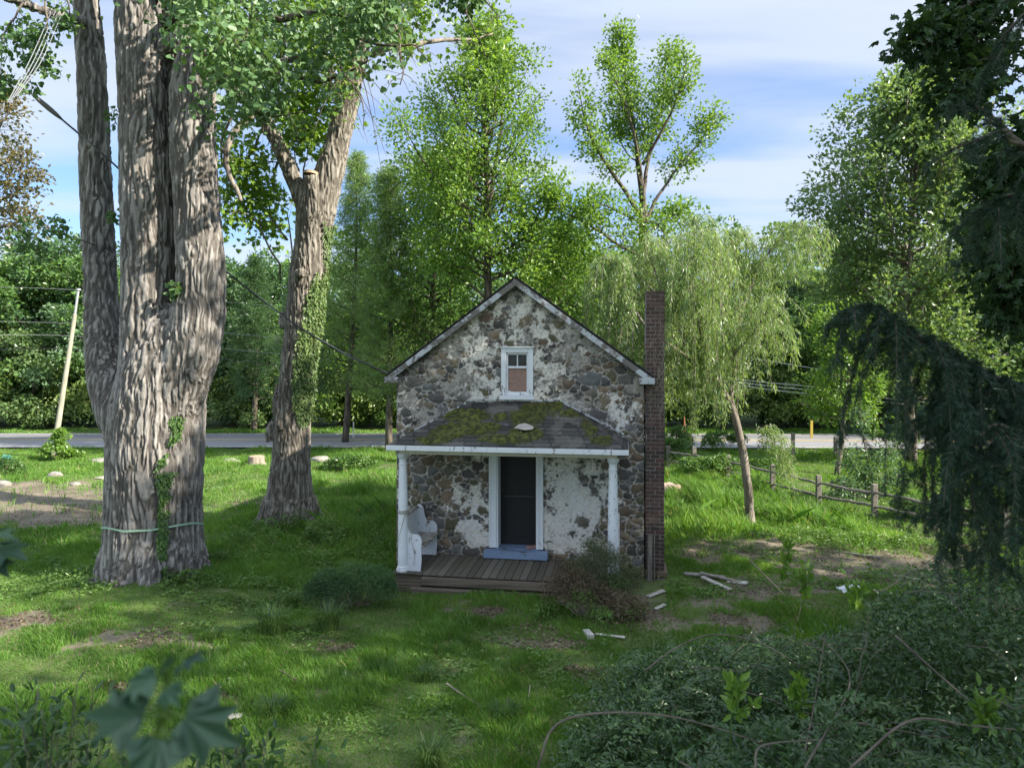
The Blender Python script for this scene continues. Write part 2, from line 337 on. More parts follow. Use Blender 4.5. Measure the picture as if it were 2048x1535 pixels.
gx = np.concatenate([-np.geomspace(600, 26, 40), np.linspace(-25, 25, 420), np.geomspace(26, 600, 40)])
gy = np.concatenate([-np.geomspace(200, 6, 20), np.linspace(-5, 5, 30), np.linspace(5.1, 31, 300), np.linspace(31.3, 70, 50), np.geomspace(72, 1200, 25)])
X, Y = np.meshgrid(gx, gy); Z = gh(X, Y); V = np.stack([X, Y, Z], -1).reshape(-1, 3); nx, ny = len(gx), len(gy)
i = np.arange(ny-1)[:, None]*nx+np.arange(nx-1)[None]; Q = np.stack([i, i+1, i+nx+1, i+nx], -1).reshape(-1, 4)
b_ = bare(X, Y).reshape(-1, 1); nn = fbm(V[:, :2]*2.2, 4, 77)[:, None]
soil = np.array([.10, .08, .06])*(1-nn)+np.array([.28, .23, .175])*nn; soil2 = np.array([.075, .095, .032])*(1-nn)+np.array([.12, .165, .05])*nn
gc = soil2*(1-b_)+soil*b_
gm = attr_col('ground', .95, 14, .5, .8, .03)
tag(link('ground', raw_mesh('ground', V, [Q], True, None, gc), gm), kind='structure')
# road: lighter near lane, darker far lane, pale edge lines
def strip(name, pts, mat, z):
    a = np.array([[q[0], q[1], z] for q in pts]+[[q[0], q[2], z] for q in pts]); n = len(pts)
    me = raw_mesh(name, a, [np.array([[k, k+1, n+k+1, n+k] for k in range(n-1)])]); return tag(link(name, me, mat), kind='structure')
xs = np.linspace(-90, 90, 60)
ry0 = lambda x: 31.0-.020*np.maximum(x-4, 0)-.0007*np.maximum(x-4, 0)**2
rw = lambda x: 5.7-.0*x
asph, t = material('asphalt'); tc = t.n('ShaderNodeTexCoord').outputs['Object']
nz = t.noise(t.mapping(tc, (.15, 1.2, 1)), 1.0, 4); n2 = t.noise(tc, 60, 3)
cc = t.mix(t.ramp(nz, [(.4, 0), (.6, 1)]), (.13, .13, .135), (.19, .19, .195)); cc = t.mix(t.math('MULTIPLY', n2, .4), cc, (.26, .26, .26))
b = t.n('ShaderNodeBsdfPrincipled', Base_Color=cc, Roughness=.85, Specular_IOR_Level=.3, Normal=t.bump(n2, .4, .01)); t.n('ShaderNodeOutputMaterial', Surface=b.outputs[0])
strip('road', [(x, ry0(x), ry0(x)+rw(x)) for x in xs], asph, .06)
m_near_lane = solid('pale_asphalt', (.23, .23, .24), .85, noise=.15, nscale=1.5, stretch=(.15, 1, 1)); strip('road_near_lane', [(x, ry0(x)+.02, ry0(x)+rw(x)*.62) for x in xs], m_near_lane, .064)
wl = solid('road_line', (.6, .6, .56), .7, noise=.15, nscale=30); yl = solid('centre_line', (.55, .38, .05), .7, noise=.2, nscale=30)
strip('road_edge_line', [(x, ry0(x)+.25, ry0(x)+.37) for x in xs], wl, .069)
strip('road_edge_line', [(x, ry0(x)+rw(x)-.37, ry0(x)+rw(x)-.25) for x in xs], wl, .069)
strip('road_centre_line', [(x, ry0(x)+rw(x)/2-.12, ry0(x)+rw(x)/2-.03) for x in xs], yl, .069)
strip('road_centre_line', [(x, ry0(x)+rw(x)/2+.03, ry0(x)+rw(x)/2+.12) for x in xs], yl, .069)
# ------------------------------------------------------------------ house
TH = R(-9.0); U = np.array([math.cos(TH), math.sin(TH)]); VV = np.array([-math.sin(TH), math.cos(TH)])
C0 = np.array([-2.243, 13.653]); HW = 4.73; HL = 4.3
def loc(px, py, yl=0.0):
    """the point of the plane local-y = yl of the house that shows at this pixel -> local (x, z)"""
    k = (px-CX)/F_; o = C0+yl*VV      # (o+s*U).x = k*(o+s*U).y
    s_ = (k*o[1]-o[0])/(U[0]-k*U[1]); Yw = o[1]+s_*U[1]; return s_, CH-(py-HZ)*Yw/F_
def wpt(x, y, z): q = C0+x*U+y*VV; return np.array([q[0], q[1], z])
house = tag(empty('stone_house', (C0[0], C0[1], 0), TH), 'small old stone house with a gable front and a mossy hipped porch', 'house')
APEX_Z = loc(1033, 556)[1]; EAVE_Z = 3.80; MID = HW/2; SL = (APEX_Z-.05-EAVE_Z)/MID
WX0, WZ1 = loc(1003, 695); WX1, WZ0 = loc(1067, 797); WX1 = loc(1067, 740)[0]
DX0 = loc(996, 1000)[0]; DX1 = loc(1074, 1000)[0]; DZ0 = loc(1035, 1086)[1]; JX0 = loc(979, 1000)[0]; JX1 = loc(1087, 1000)[0]
PAL = np.array([(.105, .098, .088), (.15, .14, .125), (.135, .125, .075), (.17, .125, .09), (.20, .165, .115), (.17, .17, .165), (.085, .075, .07), (.165, .15, .12), (.12, .115, .11), (.25, .19, .13)])*.86
def stone_sheet(S, Zz, seed, cover, wpx, holes=(), small=1.0):
    """stones in mortar under broken limewash: relief and albedo for every grid point"""
    rg = np.random.default_rng(seed); S0, S1, Z0, Z1 = S.min(), S.max(), Zz.min(), Zz.max()
    seeds = []
    for r_, tries in ((.135, 34), (.10, 200), (.078, 900), (.058, 2600), (.04, 6000), (.027, 6000)):
        r_ *= small
        for _ in range(tries):
            q = (rg.uniform(S0-.05, S1+.05), rg.uniform(Z0, Z1)); rr = r_*rg.uniform(.85, 1.15)
            if all(((q[0]-a[0])/1.35)**2+(q[1]-a[1])**2 > ((rr+a[2])*1.0)**2 for a in seeds if abs(q[0]-a[0]) < .6 and abs(q[1]-a[1]) < .45): seeds.append((*q, rr))
    sd = np.array(seeds); n = len(sd); ang = rg.normal(0, .25, n); pal = rg.integers(0, len(PAL), n); vis = rg.random(n); asp = rg.uniform(1.05, 1.6, n); bulge = rg.uniform(.4, 1, n); pw = rg.uniform(2.1, 3.6, n)
    pts = np.stack([S.ravel(), Zz.ravel()], 1); wq = np.stack([fbm(pts*7, 3, seed+1)-.5, fbm(pts*7, 3, seed+2)-.5], 1)*.09+np.stack([fbm(pts*2.2, 2, seed+4)-.5, fbm(pts*2.2, 2, seed+5)-.5], 1)*.05
    q = pts+wq; best = np.full(len(q), 9.); sec = np.full(len(q), 9.); bi = np.zeros(len(q), int)
    for k in range(n):
        m_ = np.where((abs(q[:, 0]-sd[k, 0]) < sd[k, 2]*3) & (abs(q[:, 1]-sd[k, 1]) < sd[k, 2]*2.5))[0]
        if not len(m_): continue
        d = q[m_]-sd[k, :2]; c, s_ = math.cos(ang[k]), math.sin(ang[k]); a = abs(d[:, 0]*c+d[:, 1]*s_)/asp[k]; b = abs(-d[:, 0]*s_+d[:, 1]*c)*1.05
        f = (a**pw[k]+b**pw[k])**(1/pw[k])/sd[k, 2]; bt = best[m_]; sc_ = sec[m_]
        lt = f < bt; sec[m_] = np.where(lt, bt, np.minimum(sc_, f)); best[m_] = np.where(lt, f, bt); bi[m_[lt]] = k
    cov = cover(pts[:, 0], pts[:, 1]); n1 = fbm(pts*5, 5, seed+7); n2 = fbm(pts*16, 4, seed+8, .65); n3 = fbm(pts*45, 2, seed+12)
    # cov: how much plaster survives (0 none, 1 nearly all)
    pl = smooth(.50, .56, cov*.70+(n1-.5)*1.15+(n2-.5)*.85+.08)
    edge = np.minimum(best, 1-(sec-best)*1.6+.15)
    thr = .80-.10*smooth(.3, .7, cov)-(n2-.5)*.66-(n1-.5)*.3; st = smooth(thr+.05, thr-.06, edge)
    hide = (vis[bi] < np.clip(cov*1.25-.18, 0, .93)); st = np.where(hide, st*(1-pl), st*(1-pl*.15*(best > .8)))
    smear = smooth(.50, .66, fbm(pts*3.1, 4, seed+30)+(n3-.5)*.25+(n2-.5)*.2); st = st*(1-.72*smear*(vis[bi] > .35)*(pts[:, 1] > 2.2))
    st2 = st[:, None]
    pal_c = PAL[pal[bi]]*(.72+.6*fbm(pts*11, 4, seed+9)[:, None])*(.85+.3*n3[:, None])
    mort = np.array([.45, .42, .375])*(.50+.80*n2[:, None])*(.8+.4*n3[:, None])
    lime = np.array([.68, .62, .53])*(.55+.75*n1[:, None]); wash = np.array([.74, .735, .71])*(.86+.24*n2[:, None])
    wm = wpx(pts[:, 0], pts[:, 1])[:, None]*smooth(.38, .52, n2+.15*n1)[:, None]; plc = lime*(1-wm)+wash*wm
    speck = smooth(.63, .70, n3+(n2-.5)*.8)[:, None]; plc = plc*(1-speck*(.55-.35*wm))
    c = mort*(1-pl[:, None])+plc*pl[:, None]; c = c*(1-st2)+pal_c*st2
    disp = st*(.006+.022*1.5*bulge[bi]*np.sqrt(np.clip(1-best**2, 0, 1)))+pl*(1-st)*(.012+.008*n1)+(n2-.5)*.012+(n3-.5)*.006
    return disp.reshape(S.shape), c
def cov_front(s, z):
    c = .53+0*s
    def bl(px, py, rx, ry, v, yl=0):
        nonlocal c; a, b = loc(px, py, yl); w = np.exp(-(((s-a)*103/rx)**2+((z-b)*103/ry)**2)**1.5); c = c*(1-w)+v*w
    bl(1033, 620, 90, 70, .70); bl(870, 790, 90, 85, .30); bl(960, 790, 40, 60, .85); bl(1190, 760, 80, 60, .12); bl(1110, 760, 35, 60, .75); bl(1240, 840, 40, 55, .8); bl(1100, 660, 60, 50, .74)
    bl(1150, 990, 75, 95, .98); bl(1130, 1070, 60, 60, 1.0); bl(880, 970, 60, 70, .22); bl(940, 1010, 40, 65, .80); bl(955, 1075, 40, 40, 1.0); bl(1265, 1000, 26, 160, .02); bl(850, 1070, 60, 30, .02); bl(1000, 1110, 300, 12, .05)
    return c
def wash_front(s, z):
    w = 0*s+.25
    for px, py, rx, ry, v in ((1150, 1000, 90, 110, 1.0), (955, 1040, 60, 60, .95), (980, 790, 50, 60, .55), (1250, 850, 40, 60, .8)):
        a, b = loc(px, py); w = np.maximum(w, v*np.exp(-(((s-a)*103/rx)**2+((z-b)*103/ry)**2)))
    return w
m_stone = attr_col('rubble_stone', .92, 22, .30, .7, .010)
st = .0165; ns = int(HW/st); nz_ = int((APEX_Z+.0)/st)
S, Zz = np.meshgrid(np.linspace(0, HW, ns), np.linspace(-.15, APEX_Z-.03, nz_)); D, C = stone_sheet(S, Zz, 11, cov_front, wash_front, small=.86)
ed = np.minimum(smooth(0, .03, S), smooth(0, .03, HW-S)); zroof = EAVE_Z+SL*(MID-abs(S-MID))
V = np.stack([S, -D*ed-.012, Zz], -1); V[..., 2] = np.minimum(V[..., 2], zroof); V = V.reshape(-1, 3)
i = np.arange(nz_-1)[:, None]*ns+np.arange(ns-1)[None]; Q = np.stack([i, i+1, i+ns+1, i+ns], -1).reshape(-1, 4)
ctr = (V[Q[:, 0]]+V[Q[:, 2]])/2; keep = (np.stack([S, Zz], -1).reshape(-1, 2)[Q[:, 0]][:, 1] < zroof.ravel()[Q[:, 0]]-.0)
win = (ctr[:, 0] > WX0+.03) & (ctr[:, 0] < WX1-.03) & (ctr[:, 2] > WZ0+.03) & (ctr[:, 2] < WZ1-.03); dr = (ctr[:, 0] > JX0+.03) & (ctr[:, 0] < JX1-.03) & (ctr[:, 2] < 2.42) & (ctr[:, 2] > .1)
fw = link('gable_wall', raw_mesh('gable_wall', V, [Q[keep & ~win & ~dr]], True, None, C), m_stone, house)
def side_wall(name, x, sgn):
    st = .03; a = int(HL/st); b = int(EAVE_Z/st); S, Zz = np.meshgrid(np.linspace(0, HL, a), np.linspace(-.15, EAVE_Z, b))
    D, C = stone_sheet(S, Zz, 40+sgn, lambda s, z: .35+0*s, lambda s, z: .2+0*s); V = np.stack([x+sgn*D*smooth(0, .03, np.minimum(S, HL-S)), S, Zz], -1).reshape(-1, 3)
    i = np.arange(b-1)[:, None]*a+np.arange(a-1)[None]; Q = np.stack([i, i+1, i+a+1, i+a], -1).reshape(-1, 4)
    if sgn < 0: Q = Q[:, ::-1]
    link(name, raw_mesh(name, V, [Q], True, None, C), m_stone, house)
side_wall('side_wall', 0, -1); side_wall('side_wall', HW, 1)
mb = MB(); zr = lambda s_: EAVE_Z+SL*(MID-abs(s_-MID))                                  # back gable and dark room behind the openings
mb.prism([(0, -.1), (HW, -.1), (HW, EAVE_Z), (MID, APEX_Z-.05), (0, EAVE_Z)], HL-.3, HL, 1, (.2, .18, .16)); mb.build('rear_gable_wall', m_stone, house, False, True)
m_dark = solid('dark_room', (.03, .03, .03), .95)
mb = MB(); mb.box((.05, .55, -.1), (HW-.05, .60, EAVE_Z)); mb.build('room_wall', m_dark, house)
m_white = peeling('peeling_white_paint', (.82, .84, .86), (.30, .28, .25), .62, 9); m_white2 = peeling('worn_white_paint', (.80, .82, .84), (.30, .28, .25), .62, 14)
m_barge = peeling('weathered_white_board', (.56, .58, .60), (.22, .20, .18), .51, 7, (.6, .6, .6)); m_cream = solid('cream_beam_paint', (.60, .56, .45), .6, noise=.12)
# main roof: two thin shingled slabs, verge boards, eave returns
m_shing = rnd_col('asphalt_shingle', [(0, (.035, .033, .033)), (.5, (.06, .055, .055)), (1, (.10, .09, .085))], .9, 60, .3, .5, .004)
OVH = .16; OE = .13; sl_len = math.hypot(MID+OE, SL*(MID+OE)); ca, sa = (MID+OE)/sl_len, SL*(MID+OE)/sl_len; rg = np.random.default_rng(3)
for sgn in (-1, 1):
    mb = MB(); nc = 22
    def MM(v, sgn=sgn): d = v[:, 0]; h = v[:, 2]; x = MID+sgn*(d*ca+h*sa); return np.stack([x, v[:, 1], APEX_Z+.0-d*sa+h*ca], 1)
    mb.box((0, -OVH, -.03), (sl_len, HL+.1, .004), .1, M=MM)
    for k in range(nc):
        d1 = sl_len-k*sl_len/nc+.01; d0 = d1-sl_len/nc-.02; y = -OVH-.02
        while y < HL+.1:
            y1 = min(y+rg.uniform(.25, .34), HL+.12); mb.box((max(d0, 0), y, .006), (d1, y1-.004, .014+rg.random()*.006), rg.random(), M=MM); y = y1
    mb.build('roof_slope', m_shing, house)
    mb = MB(); y0 = -OVH-.012                       # verge (barge) board, in two lengths with worn joint
    mb.box((-.005 if sgn > 0 else .10, y0-.022, -.132), (sl_len*.62, y0, -.032), M=MM, bev=.004); mb.box((sl_len*.62+.006, y0-.022, -.128), (sl_len+.02, y0, -.030), M=MM, bev=.004)
    mb.box((.03, y0, -.062), (sl_len, -.03, -.032), M=MM)
    mb.build('barge_board', m_barge, house)
    mb = MB(); ex = MID+sgn*(MID+OE*.5); ez = EAVE_Z-.11*SL
    mb.box((ex-.15 if sgn > 0 else ex-.13, y0-.03, ez-.13), (ex+.13 if sgn > 0 else ex+.15, -.035, ez-.02), bev=.006); mb.build('eave_return', m_barge, house)
    mb = MB(); mb.box((MID+sgn*(MID+OE)-.012, -.03, ez-.12), (MID+sgn*(MID+OE)+.012, HL+.1, ez+.00)); mb.build('eave_fascia', m_barge, house)
# ------------------------------------------------------------------ gable window
win = empty('window', (0, 0, 0)); win.parent = house
mb = MB(); w = .095; y0, y1 = -.055, .10
mb.box((WX0, y0, WZ0+.06), (WX0+w, y1, WZ1), bev=.006); mb.box((WX1-w, y0, WZ0+.06), (WX1, y1, WZ1), bev=.006); mb.box((WX0+w+.001, y0+.002, WZ1-w), (WX1-w-.001, y1, WZ1-.002), bev=.006)
mb.box((WX0-.02, y0-.03, WZ1-.005), (WX1+.02, y1, WZ1+.02), bev=.004); mb.build('window_frame', m_white, win)
mb = MB(); mb.box((WX0-.03, y0-.05, WZ0-.02), (WX1+.03, y1, WZ0+.055), bev=.008); mb.build('window_sill', m_white, win)
ax0, ax1, az0, az1 = WX0+w, WX1-w, WZ0+.06, WZ1-w; zm = loc(1035, 734)[1]; f = .036
mb = MB()
for (p, q) in (((ax0, az0), (ax0+f, az1)), ((ax1-f, az0), (ax1, az1))): mb.box((p[0]+.001, -.015, p[1]), (q[0]-.001, .05, q[1]), bev=.003)
mb.box((ax0+f, -.014, az1-f), (ax1-f, .05, az1-.001)); mb.box((ax0+f, -.022, zm-.022), (ax1-f, .05, zm+.022), bev=.003); mb.box((ax0+f, -.012, az0+.001), (ax1-f, .05, az0+.05)); mb.box(((ax0+ax1)/2-.010, -.006, zm+.022), ((ax0+ax1)/2+.010, .03, az1-f))
mb.build('sash', m_white2, win)
gl, t = material('old_window_glass'); tc = t.n('ShaderNodeTexCoord').outputs['Object']
b = t.n('ShaderNodeBsdfPrincipled', Base_Color=(.012, .016, .012, 1), Roughness=.06, Specular_IOR_Level=.5, IOR=1.45, Normal=t.bump(t.noise(tc, 5, 2), .12, .02)); t.n('ShaderNodeOutputMaterial', Surface=b.outputs[0])
for (a, c) in ((ax0+f, (ax0+ax1)/2-.010), ((ax0+ax1)/2+.010, ax1-f)): mb = MB(); mb.box((a, .010, zm+.022), (c, .014, az1-f)); mb.build('pane', gl, win)
m_ply = solid('boarding', (.30, .19, .15), .9, noise=.25, nscale=14, stretch=(1, 1, 3), bump=.3)
mb = MB(); mb.box((ax0+f+.002, .006, az0+.05), (ax1-f-.002, .018, zm-.022)); mb.build('boarded_panel', m_ply, win)
mb = MB(); mb.box((ax0+f, -.002, az0+.05), (ax0+f+.05, .004, az0+.085)); mb.box((ax0+f+.05, -.002, az0+.05), (ax1-f, .004, az0+.068)); mb.build('torn_paint_strip', m_white, win)
# ------------------------------------------------------------------ door
PZ = .30                                              # top of the porch deck
door = empty('door'); door.parent = house
m_jamb = peeling('door_frame_paint', (.80, .83, .86), (.3, .28, .26), .70, 12)
for (a, c) in ((JX0, DX0-.015), (DX1+.015, JX1)):
    mb = MB(); mb.box((a, -.075, PZ+.17), (c, .02, 2.44), bev=.006); mb.box((a+.02, -.09, PZ+.18), (a+.035, -.076, 2.43)); mb.build('door_jamb', m_jamb, door)
mb = MB(); mb.box((DX0-.014, -.055, PZ+.17), (DX0+.012, .34, 2.44)); mb.box((DX1-.012, -.055, PZ+.17), (DX1+.014, .34, 2.44)); mb.box((DX0-.01, -.05, 2.41), (DX1+.01, .34, 2.45)); mb.build('door_reveal', m_jamb, door)
m_black = solid('black_door_paint', (.006, .006, .007), .6, noise=.3, nscale=20, bump=.15)
mb = MB(); dy = .24; mb.box((DX0+.013, dy, PZ+.18), (DX1-.013, dy+.04, 2.41))
mz = PZ+.18+.92
for (a0, b0, a1, b1) in ((DX0+.013, PZ+.18, DX0+.10, 2.40), (DX1-.10, PZ+.18, DX1-.013, 2.40), (DX0+.10, mz-.05, DX1-.10, mz+.05), (DX0+.10, PZ+.18, DX1-.10, PZ+.33), (DX0+.10, 2.29, DX1-.10, 2.40)): mb.box((a0, dy-.018, b0), (a1, dy-.001, b1), bev=.003)
mb.build('door_leaf', m_black, door)
mb = MB(); mb.box((DX0+.10, dy-.03, mz-.004), (DX1-.10, dy-.019, mz+.008)); mb.build('door_rail_bar', solid('dull_metal', (.10, .10, .10), .4, .8), door)
mb = MB(); hp = [(0, dy-.02), (.0, dy-.05), (.02, dy-.07)]; mb.tube(np.array([[DX0+.06, q[1], mz+.12+q[0]*0] for q in hp]), [.012, .012, .022], 10); mb.build('door_knob', solid('tarnished_brass', (.09, .07, .04), .5, .6), door)
m_blue = peeling('blue_step_paint', (.20, .28, .42), (.12, .13, .15), .60, 10, (.4, 1, 1))
sx0, _ = loc(967, 1100, -.22); sx1, _ = loc(1095, 1105, -.22)
mb = MB(); mb.box((sx0, -.24, PZ+.015), (sx1, -.06, PZ+.155), bev=.006); mb.box((DX0-.02, -.065, PZ+.10), (DX1+.02, .30, PZ+.168)); mb.build('door_step', m_blue, door)
# ------------------------------------------------------------------ porch
PD = 1.38; ez_ = loc(773, 890, -PD)[1]; ex0 = loc(773, 890, -PD)[0]; ex1 = loc(1257, 901, -PD)[0]
rx0 = loc(945, 802, -.03)[0]; rx1 = loc(1120, 803, -.03)[0]; rz = loc(1030, 803, -.03)[1]
wx0 = ex0+.02; wx1 = ex1-.02
# front slope as a fine grid: shingle courses, then moss cushions
st = .016; na = int((ex1-ex0)/st); nb = int(1.55/st); A, B = np.meshgrid(np.linspace(0, 1, na), np.linspace(0, 1, nb))
xl = ex0+(rx0-ex0)*B; xr = ex1+(rx1-ex1)*B; XX = xl+(xr-xl)*A; YY = -PD+PD*B; ZZ = ez_+(rz-ez_)*B
slen = math.hypot(PD, rz-ez_); dd = (1-B)*slen; cpos = dd/.125; ci = np.floor(cpos); cf = cpos-ci
tab = np.floor((XX+ci*.11)/.30+.5*(ci % 2)); tf = (XX+ci*.11)/.30+.5*(ci % 2)-tab
hh = .010*cf-.006*(np.minimum(tf, 1-tf) < .025)
pp = np.stack([XX, dd], -1); def_n = fbm(pp*1.9, 4, 3); n2 = fbm(pp*7, 4, 5); n3 = fbm(pp*22, 3, 8)
def rblob(px, py, rx, ry):
    # position on the slope from the photo, in local x and share of the slope
    b_ = (889-py+(px-773)*.0245)/86.0; s_ = loc(px, py, -PD*(1-b_))[0]; return np.exp(-(((XX-s_)*112/rx)**2+((B-b_)*86/ry)**2)**1.2)
ms = 0*XX
for a in ((890, 868, 42, 16), (950, 862, 60, 14), (935, 838, 50, 14), (1010, 880, 60, 9), (1060, 840, 45, 26), (1050, 872, 42, 16), (1100, 822, 30, 10), (1180, 860, 22, 22), (1205, 885, 25, 10), (1150, 835, 30, 10), (870, 880, 40, 8), (1000, 842, 16, 10)): ms = np.maximum(ms, rblob(*a))
moss = smooth(.36, .58, ms*1.05+(def_n-.5)*.6+(n2-.5)*.55); hh = hh+moss*(.010+.06*n2*smooth(.25, .75, n3))
tabr = _hash(tab.astype(np.int64), ci.astype(np.int64), 0*tab.astype(np.int64), 5)
sc_ = np.array([.062, .060, .054])[None, None]*(.55+.9*tabr[..., None])*(1-.55*((cf < .16) | (np.minimum(tf, 1-tf) < .03)))[..., None]*1.25; deb = smooth(.60, .72, fbm(pp*13, 3, 44))[..., None]*smooth(.2, .6, ms+.3)[..., None]
pale = smooth(.62, .7, fbm(pp*3.1, 3, 14))[..., None]; sc_ = sc_*(1-pale*.6)+np.array([.15, .14, .12])*pale*.6; sc_ = sc_*(1-deb*.6)+np.array([.04, .032, .025])*deb*.6
n4 = smooth(.35, .65, n3)[..., None]; mc = np.array([.045, .045, .018])*(1-n4)+np.array([.105, .12, .03])*n4*(.5+.8*def_n[..., None]); yel = smooth(.5, .7, n2)[..., None]; mc = mc*(1-yel)+mc*np.array([1.1, 1.1, .9])*yel
cc = sc_*(1-moss[..., None])+mc*moss[..., None]
nv = np.array([0, -(rz-ez_), PD])/slen; V = np.stack([XX, YY+nv[1]*hh, ZZ+nv[2]*hh], -1).reshape(-1, 3)
i = np.arange(nb-1)[:, None]*na+np.arange(na-1)[None]; Q = np.stack([i, i+1, i+na+1, i+na], -1).reshape(-1, 4)
m_pr = attr_col('mossy_shingle', .95, 40, .35, .5, .006); link('porch_roof', raw_mesh('porch_roof', V, [Q], False, None, cc.reshape(-1, 3)), m_pr, house)
for (a, r_, sgn) in ((ex0, rx0, -1), (ex1, rx1, 1)):                                    # side slopes
    mb = MB(); n_ = 14
    for k in range(n_):
        u0, u1 = k/n_, (k+1)/n_; p = lambda u, y: [a+(r_-a)*u, -PD+PD*u if y else 0, ez_+(rz-ez_)*u+(.0 if not y else 0)]
        q = np.array([p(u0, 1), p(u0, 0), p(u1, 0), p(u1, 1)]); up = np.array([0, 0, .012]); q2 = q.copy(); q2[:2] += up; q2[2:] += up*.2
        o = [0, 1, 2, 3] if sgn > 0 else [3, 2, 1, 0]; mb.add(q2[o], [[0, 1, 2, 3]], None, PAL[0]*(.5+.3*(k % 3)))
    mb.build('porch_roof_side', m_pr, house, False, True)
# hip caps and flashing, fascia, soffit, beam
m_flash = peeling('tarnished_flashing', (.55, .57, .58), (.10, .10, .10), .52, 12, (1, 1, 1))
mb = MB()
for (x0_, z0_, x1_, z1_) in ((ex0+.12, ez_+.12, rx0, rz+.01), (rx0, rz+.012, rx1, rz+.012), (rx1, rz+.01, ex1-.08, ez_+.10)):
    d = np.array([x1_-x0_, z1_-z0_]); L = np.hypot(*d); d = d/L; nn_ = np.array([-d[1], d[0]])*.035
    pl_ = [(x0_, z0_), (x1_, z1_), (x1_+nn_[0], z1_+nn_[1]), (x0_+nn_[0], z0_+nn_[1])]; mb.prism(pl_, -.065, -.045)
mb.build('roof_flashing', m_flash, house)
mb = MB(); mb.box((ex0-.005, -PD-.022, ez_-.085), (ex1+.005, -PD+.0, ez_+.002), bev=.004); mb.box((ex0-.005, -PD+.001, ez_-.084), (ex0+.02, -.05, ez_+.0)); mb.box((ex1-.02, -PD+.001, ez_-.084), (ex1+.005, -.05, ez_+.0)); mb.build('porch_fascia', m_white2, house)
mb = MB(); mb.box((ex0+.021, -PD+.002, ez_-.082), (ex1-.021, -.04, ez_-.07)); mb.build('porch_ceiling', m_cream, house)
bx0 = loc(799, 905, -1.24)[0]; bx1 = loc(1234, 910, -1.24)[0]
mb = MB(); mb.box((bx0, -1.25, 2.378), (bx1, -1.10, ez_-.083), bev=.004); mb.box((bx0, -1.099, 2.38), (bx0+.12, -.05, ez_-.083)); mb.box((bx1-.12, -1.099, 2.38), (bx1, -.05, ez_-.083)); mb.build('porch_beam', m_cream, house)
for px in (806, 1226):
    s_ = loc(px, 1000, -1.16)[0]; z0 = PZ; z1 = 2.378; mb = MB()
    mb.lathe(s_, -1.16, [(.115, z0), (.118, z0+.02), (.112, z0+.045), (.098, z0+.05), (.104, z0+.07), (.098, z0+.085), (.090, z0+.09), (.089, z0+.7), (.082, z0+1.3), (.070, z1-.23), (.070, z1-.20), (.080, z1-.195), (.080, z1-.18), (.068, z1-.175), (.068, z1-.10), (.078, z1-.09), (.094, z1-.05), (.098, z1-.045), (.098, z1-.001)], 28)
    mb.build('porch_column', peeling('column_paint_%d' % px, (.80, .83, .86), (.26, .26, .26), .62, 22, (1, 1, .5)), house, 'auto')
# deck
m_deck = rnd_col('worn_deck_board', [(0, (.085, .075, .058)), (.5, (.125, .112, .085)), (1, (.17, .155, .125))], .85, 9, .35, .3, .004, (6, .5, 1))
dx0 = loc(787, 1150, -1.28)[0]; dx1 = loc(1246, 1160, -1.28)[0]
mb = MB(); x = dx0; rg = np.random.default_rng(8)
while x < dx1: mb.box((x, -1.28-rg.uniform(0, .02), PZ-.028), (x+.122, -.045, PZ+rg.uniform(-.003, .002)), rg.random(), bev=.003); x += .132
mb.build('deck_board', m_deck, house)
m_beam = solid('weathered_beam', (.13, .105, .08), .95, noise=.45, nscale=4, stretch=(.3, 6, 10), bump=.8, bd=.015)
mb = MB(); mb.box((dx0+.5, -1.30, PZ-.21), (dx1-.1, -1.15, PZ-.05), bev=.02); mb.box((dx0+.02, -1.24, -.1), (dx0+.5, -1.1, PZ-.03), bev=.01); mb.box((dx0+.2, -1.14, PZ-.16), (dx1-.1, -.9, PZ-.03)); mb.box((dx0+.3, -1.33, -.1), (dx1+.1, -1.20, .06), bev=.02); mb.build('deck_beam', m_beam, house)
# ------------------------------------------------------------------ chimney
m_brick = rnd_col('old_brick', [(0, (.050, .040, .037)), (.3, (.080, .056, .048)), (.6, (.108, .062, .052)), (.85, (.135, .092, .076)), (1, (.24, .20, .17))], .92, 40, .35, .6, .005)
cx0, cx1 = HW+.03, loc(1329, 900, .02)[0]; cz1 = loc(1306, 581, .02)[1]; cz0 = .16; chim = empty('chimney'); chim.parent = house; cy0, cy1 = .0, .62
mb = MB(); mb.box((cx0+.008, cy0+.008, cz0), (cx1-.008, cy1-.008, cz1-.03)); mb.build('mortar_core', solid('brick_mortar', (.34, .32, .29), .95, noise=.3, nscale=20), chim)
mb = MB(); rg = np.random.default_rng(21); z = cz0; k = 0; hc = .0735
while z < cz1-.01:
    sh = .012*math.sin(k*.23)+(.02 if z > 1.55 else 0)-(.02 if .9 < z < 1.5 else 0)
    w_ = cx1-cx0; n_ = 2 if k % 2 else 3; cuts = [0]+([.5] if n_ == 2 else [.25, .75])+[1]
    for a, b_ in zip(cuts[:-1], cuts[1:]):
        o = rg.normal(0, .0025, 3); r_ = rg.random()*.55+(.25 if (1.0 < z < 1.75 or z > 3.4) else .05)
        mb.box((cx0+a*w_+.004+sh*.3+o[0], cy0+o[1], z+.004), (cx0+b_*w_-.004+sh*.3, cy0+.11, z+hc-.005), r_, bev=.004)
    yv = cy0+.115
    while yv < cy1-.02:
        y2 = min(yv+.205, cy1)
        for (a, b_) in ((cx1-.10, cx1), (cx0, cx0+.10)): mb.box((a+rg.normal(0, .002)+sh*.3, yv+.004, z+.004), (b_+rg.normal(0, .002)+sh*.3, y2-.004, z+hc-.005), rg.random()*.8, bev=.004)
        yv = y2
    z += hc; k += 1
mb.build('brickwork', m_brick, chim)
mb = MB(); n_ = 10
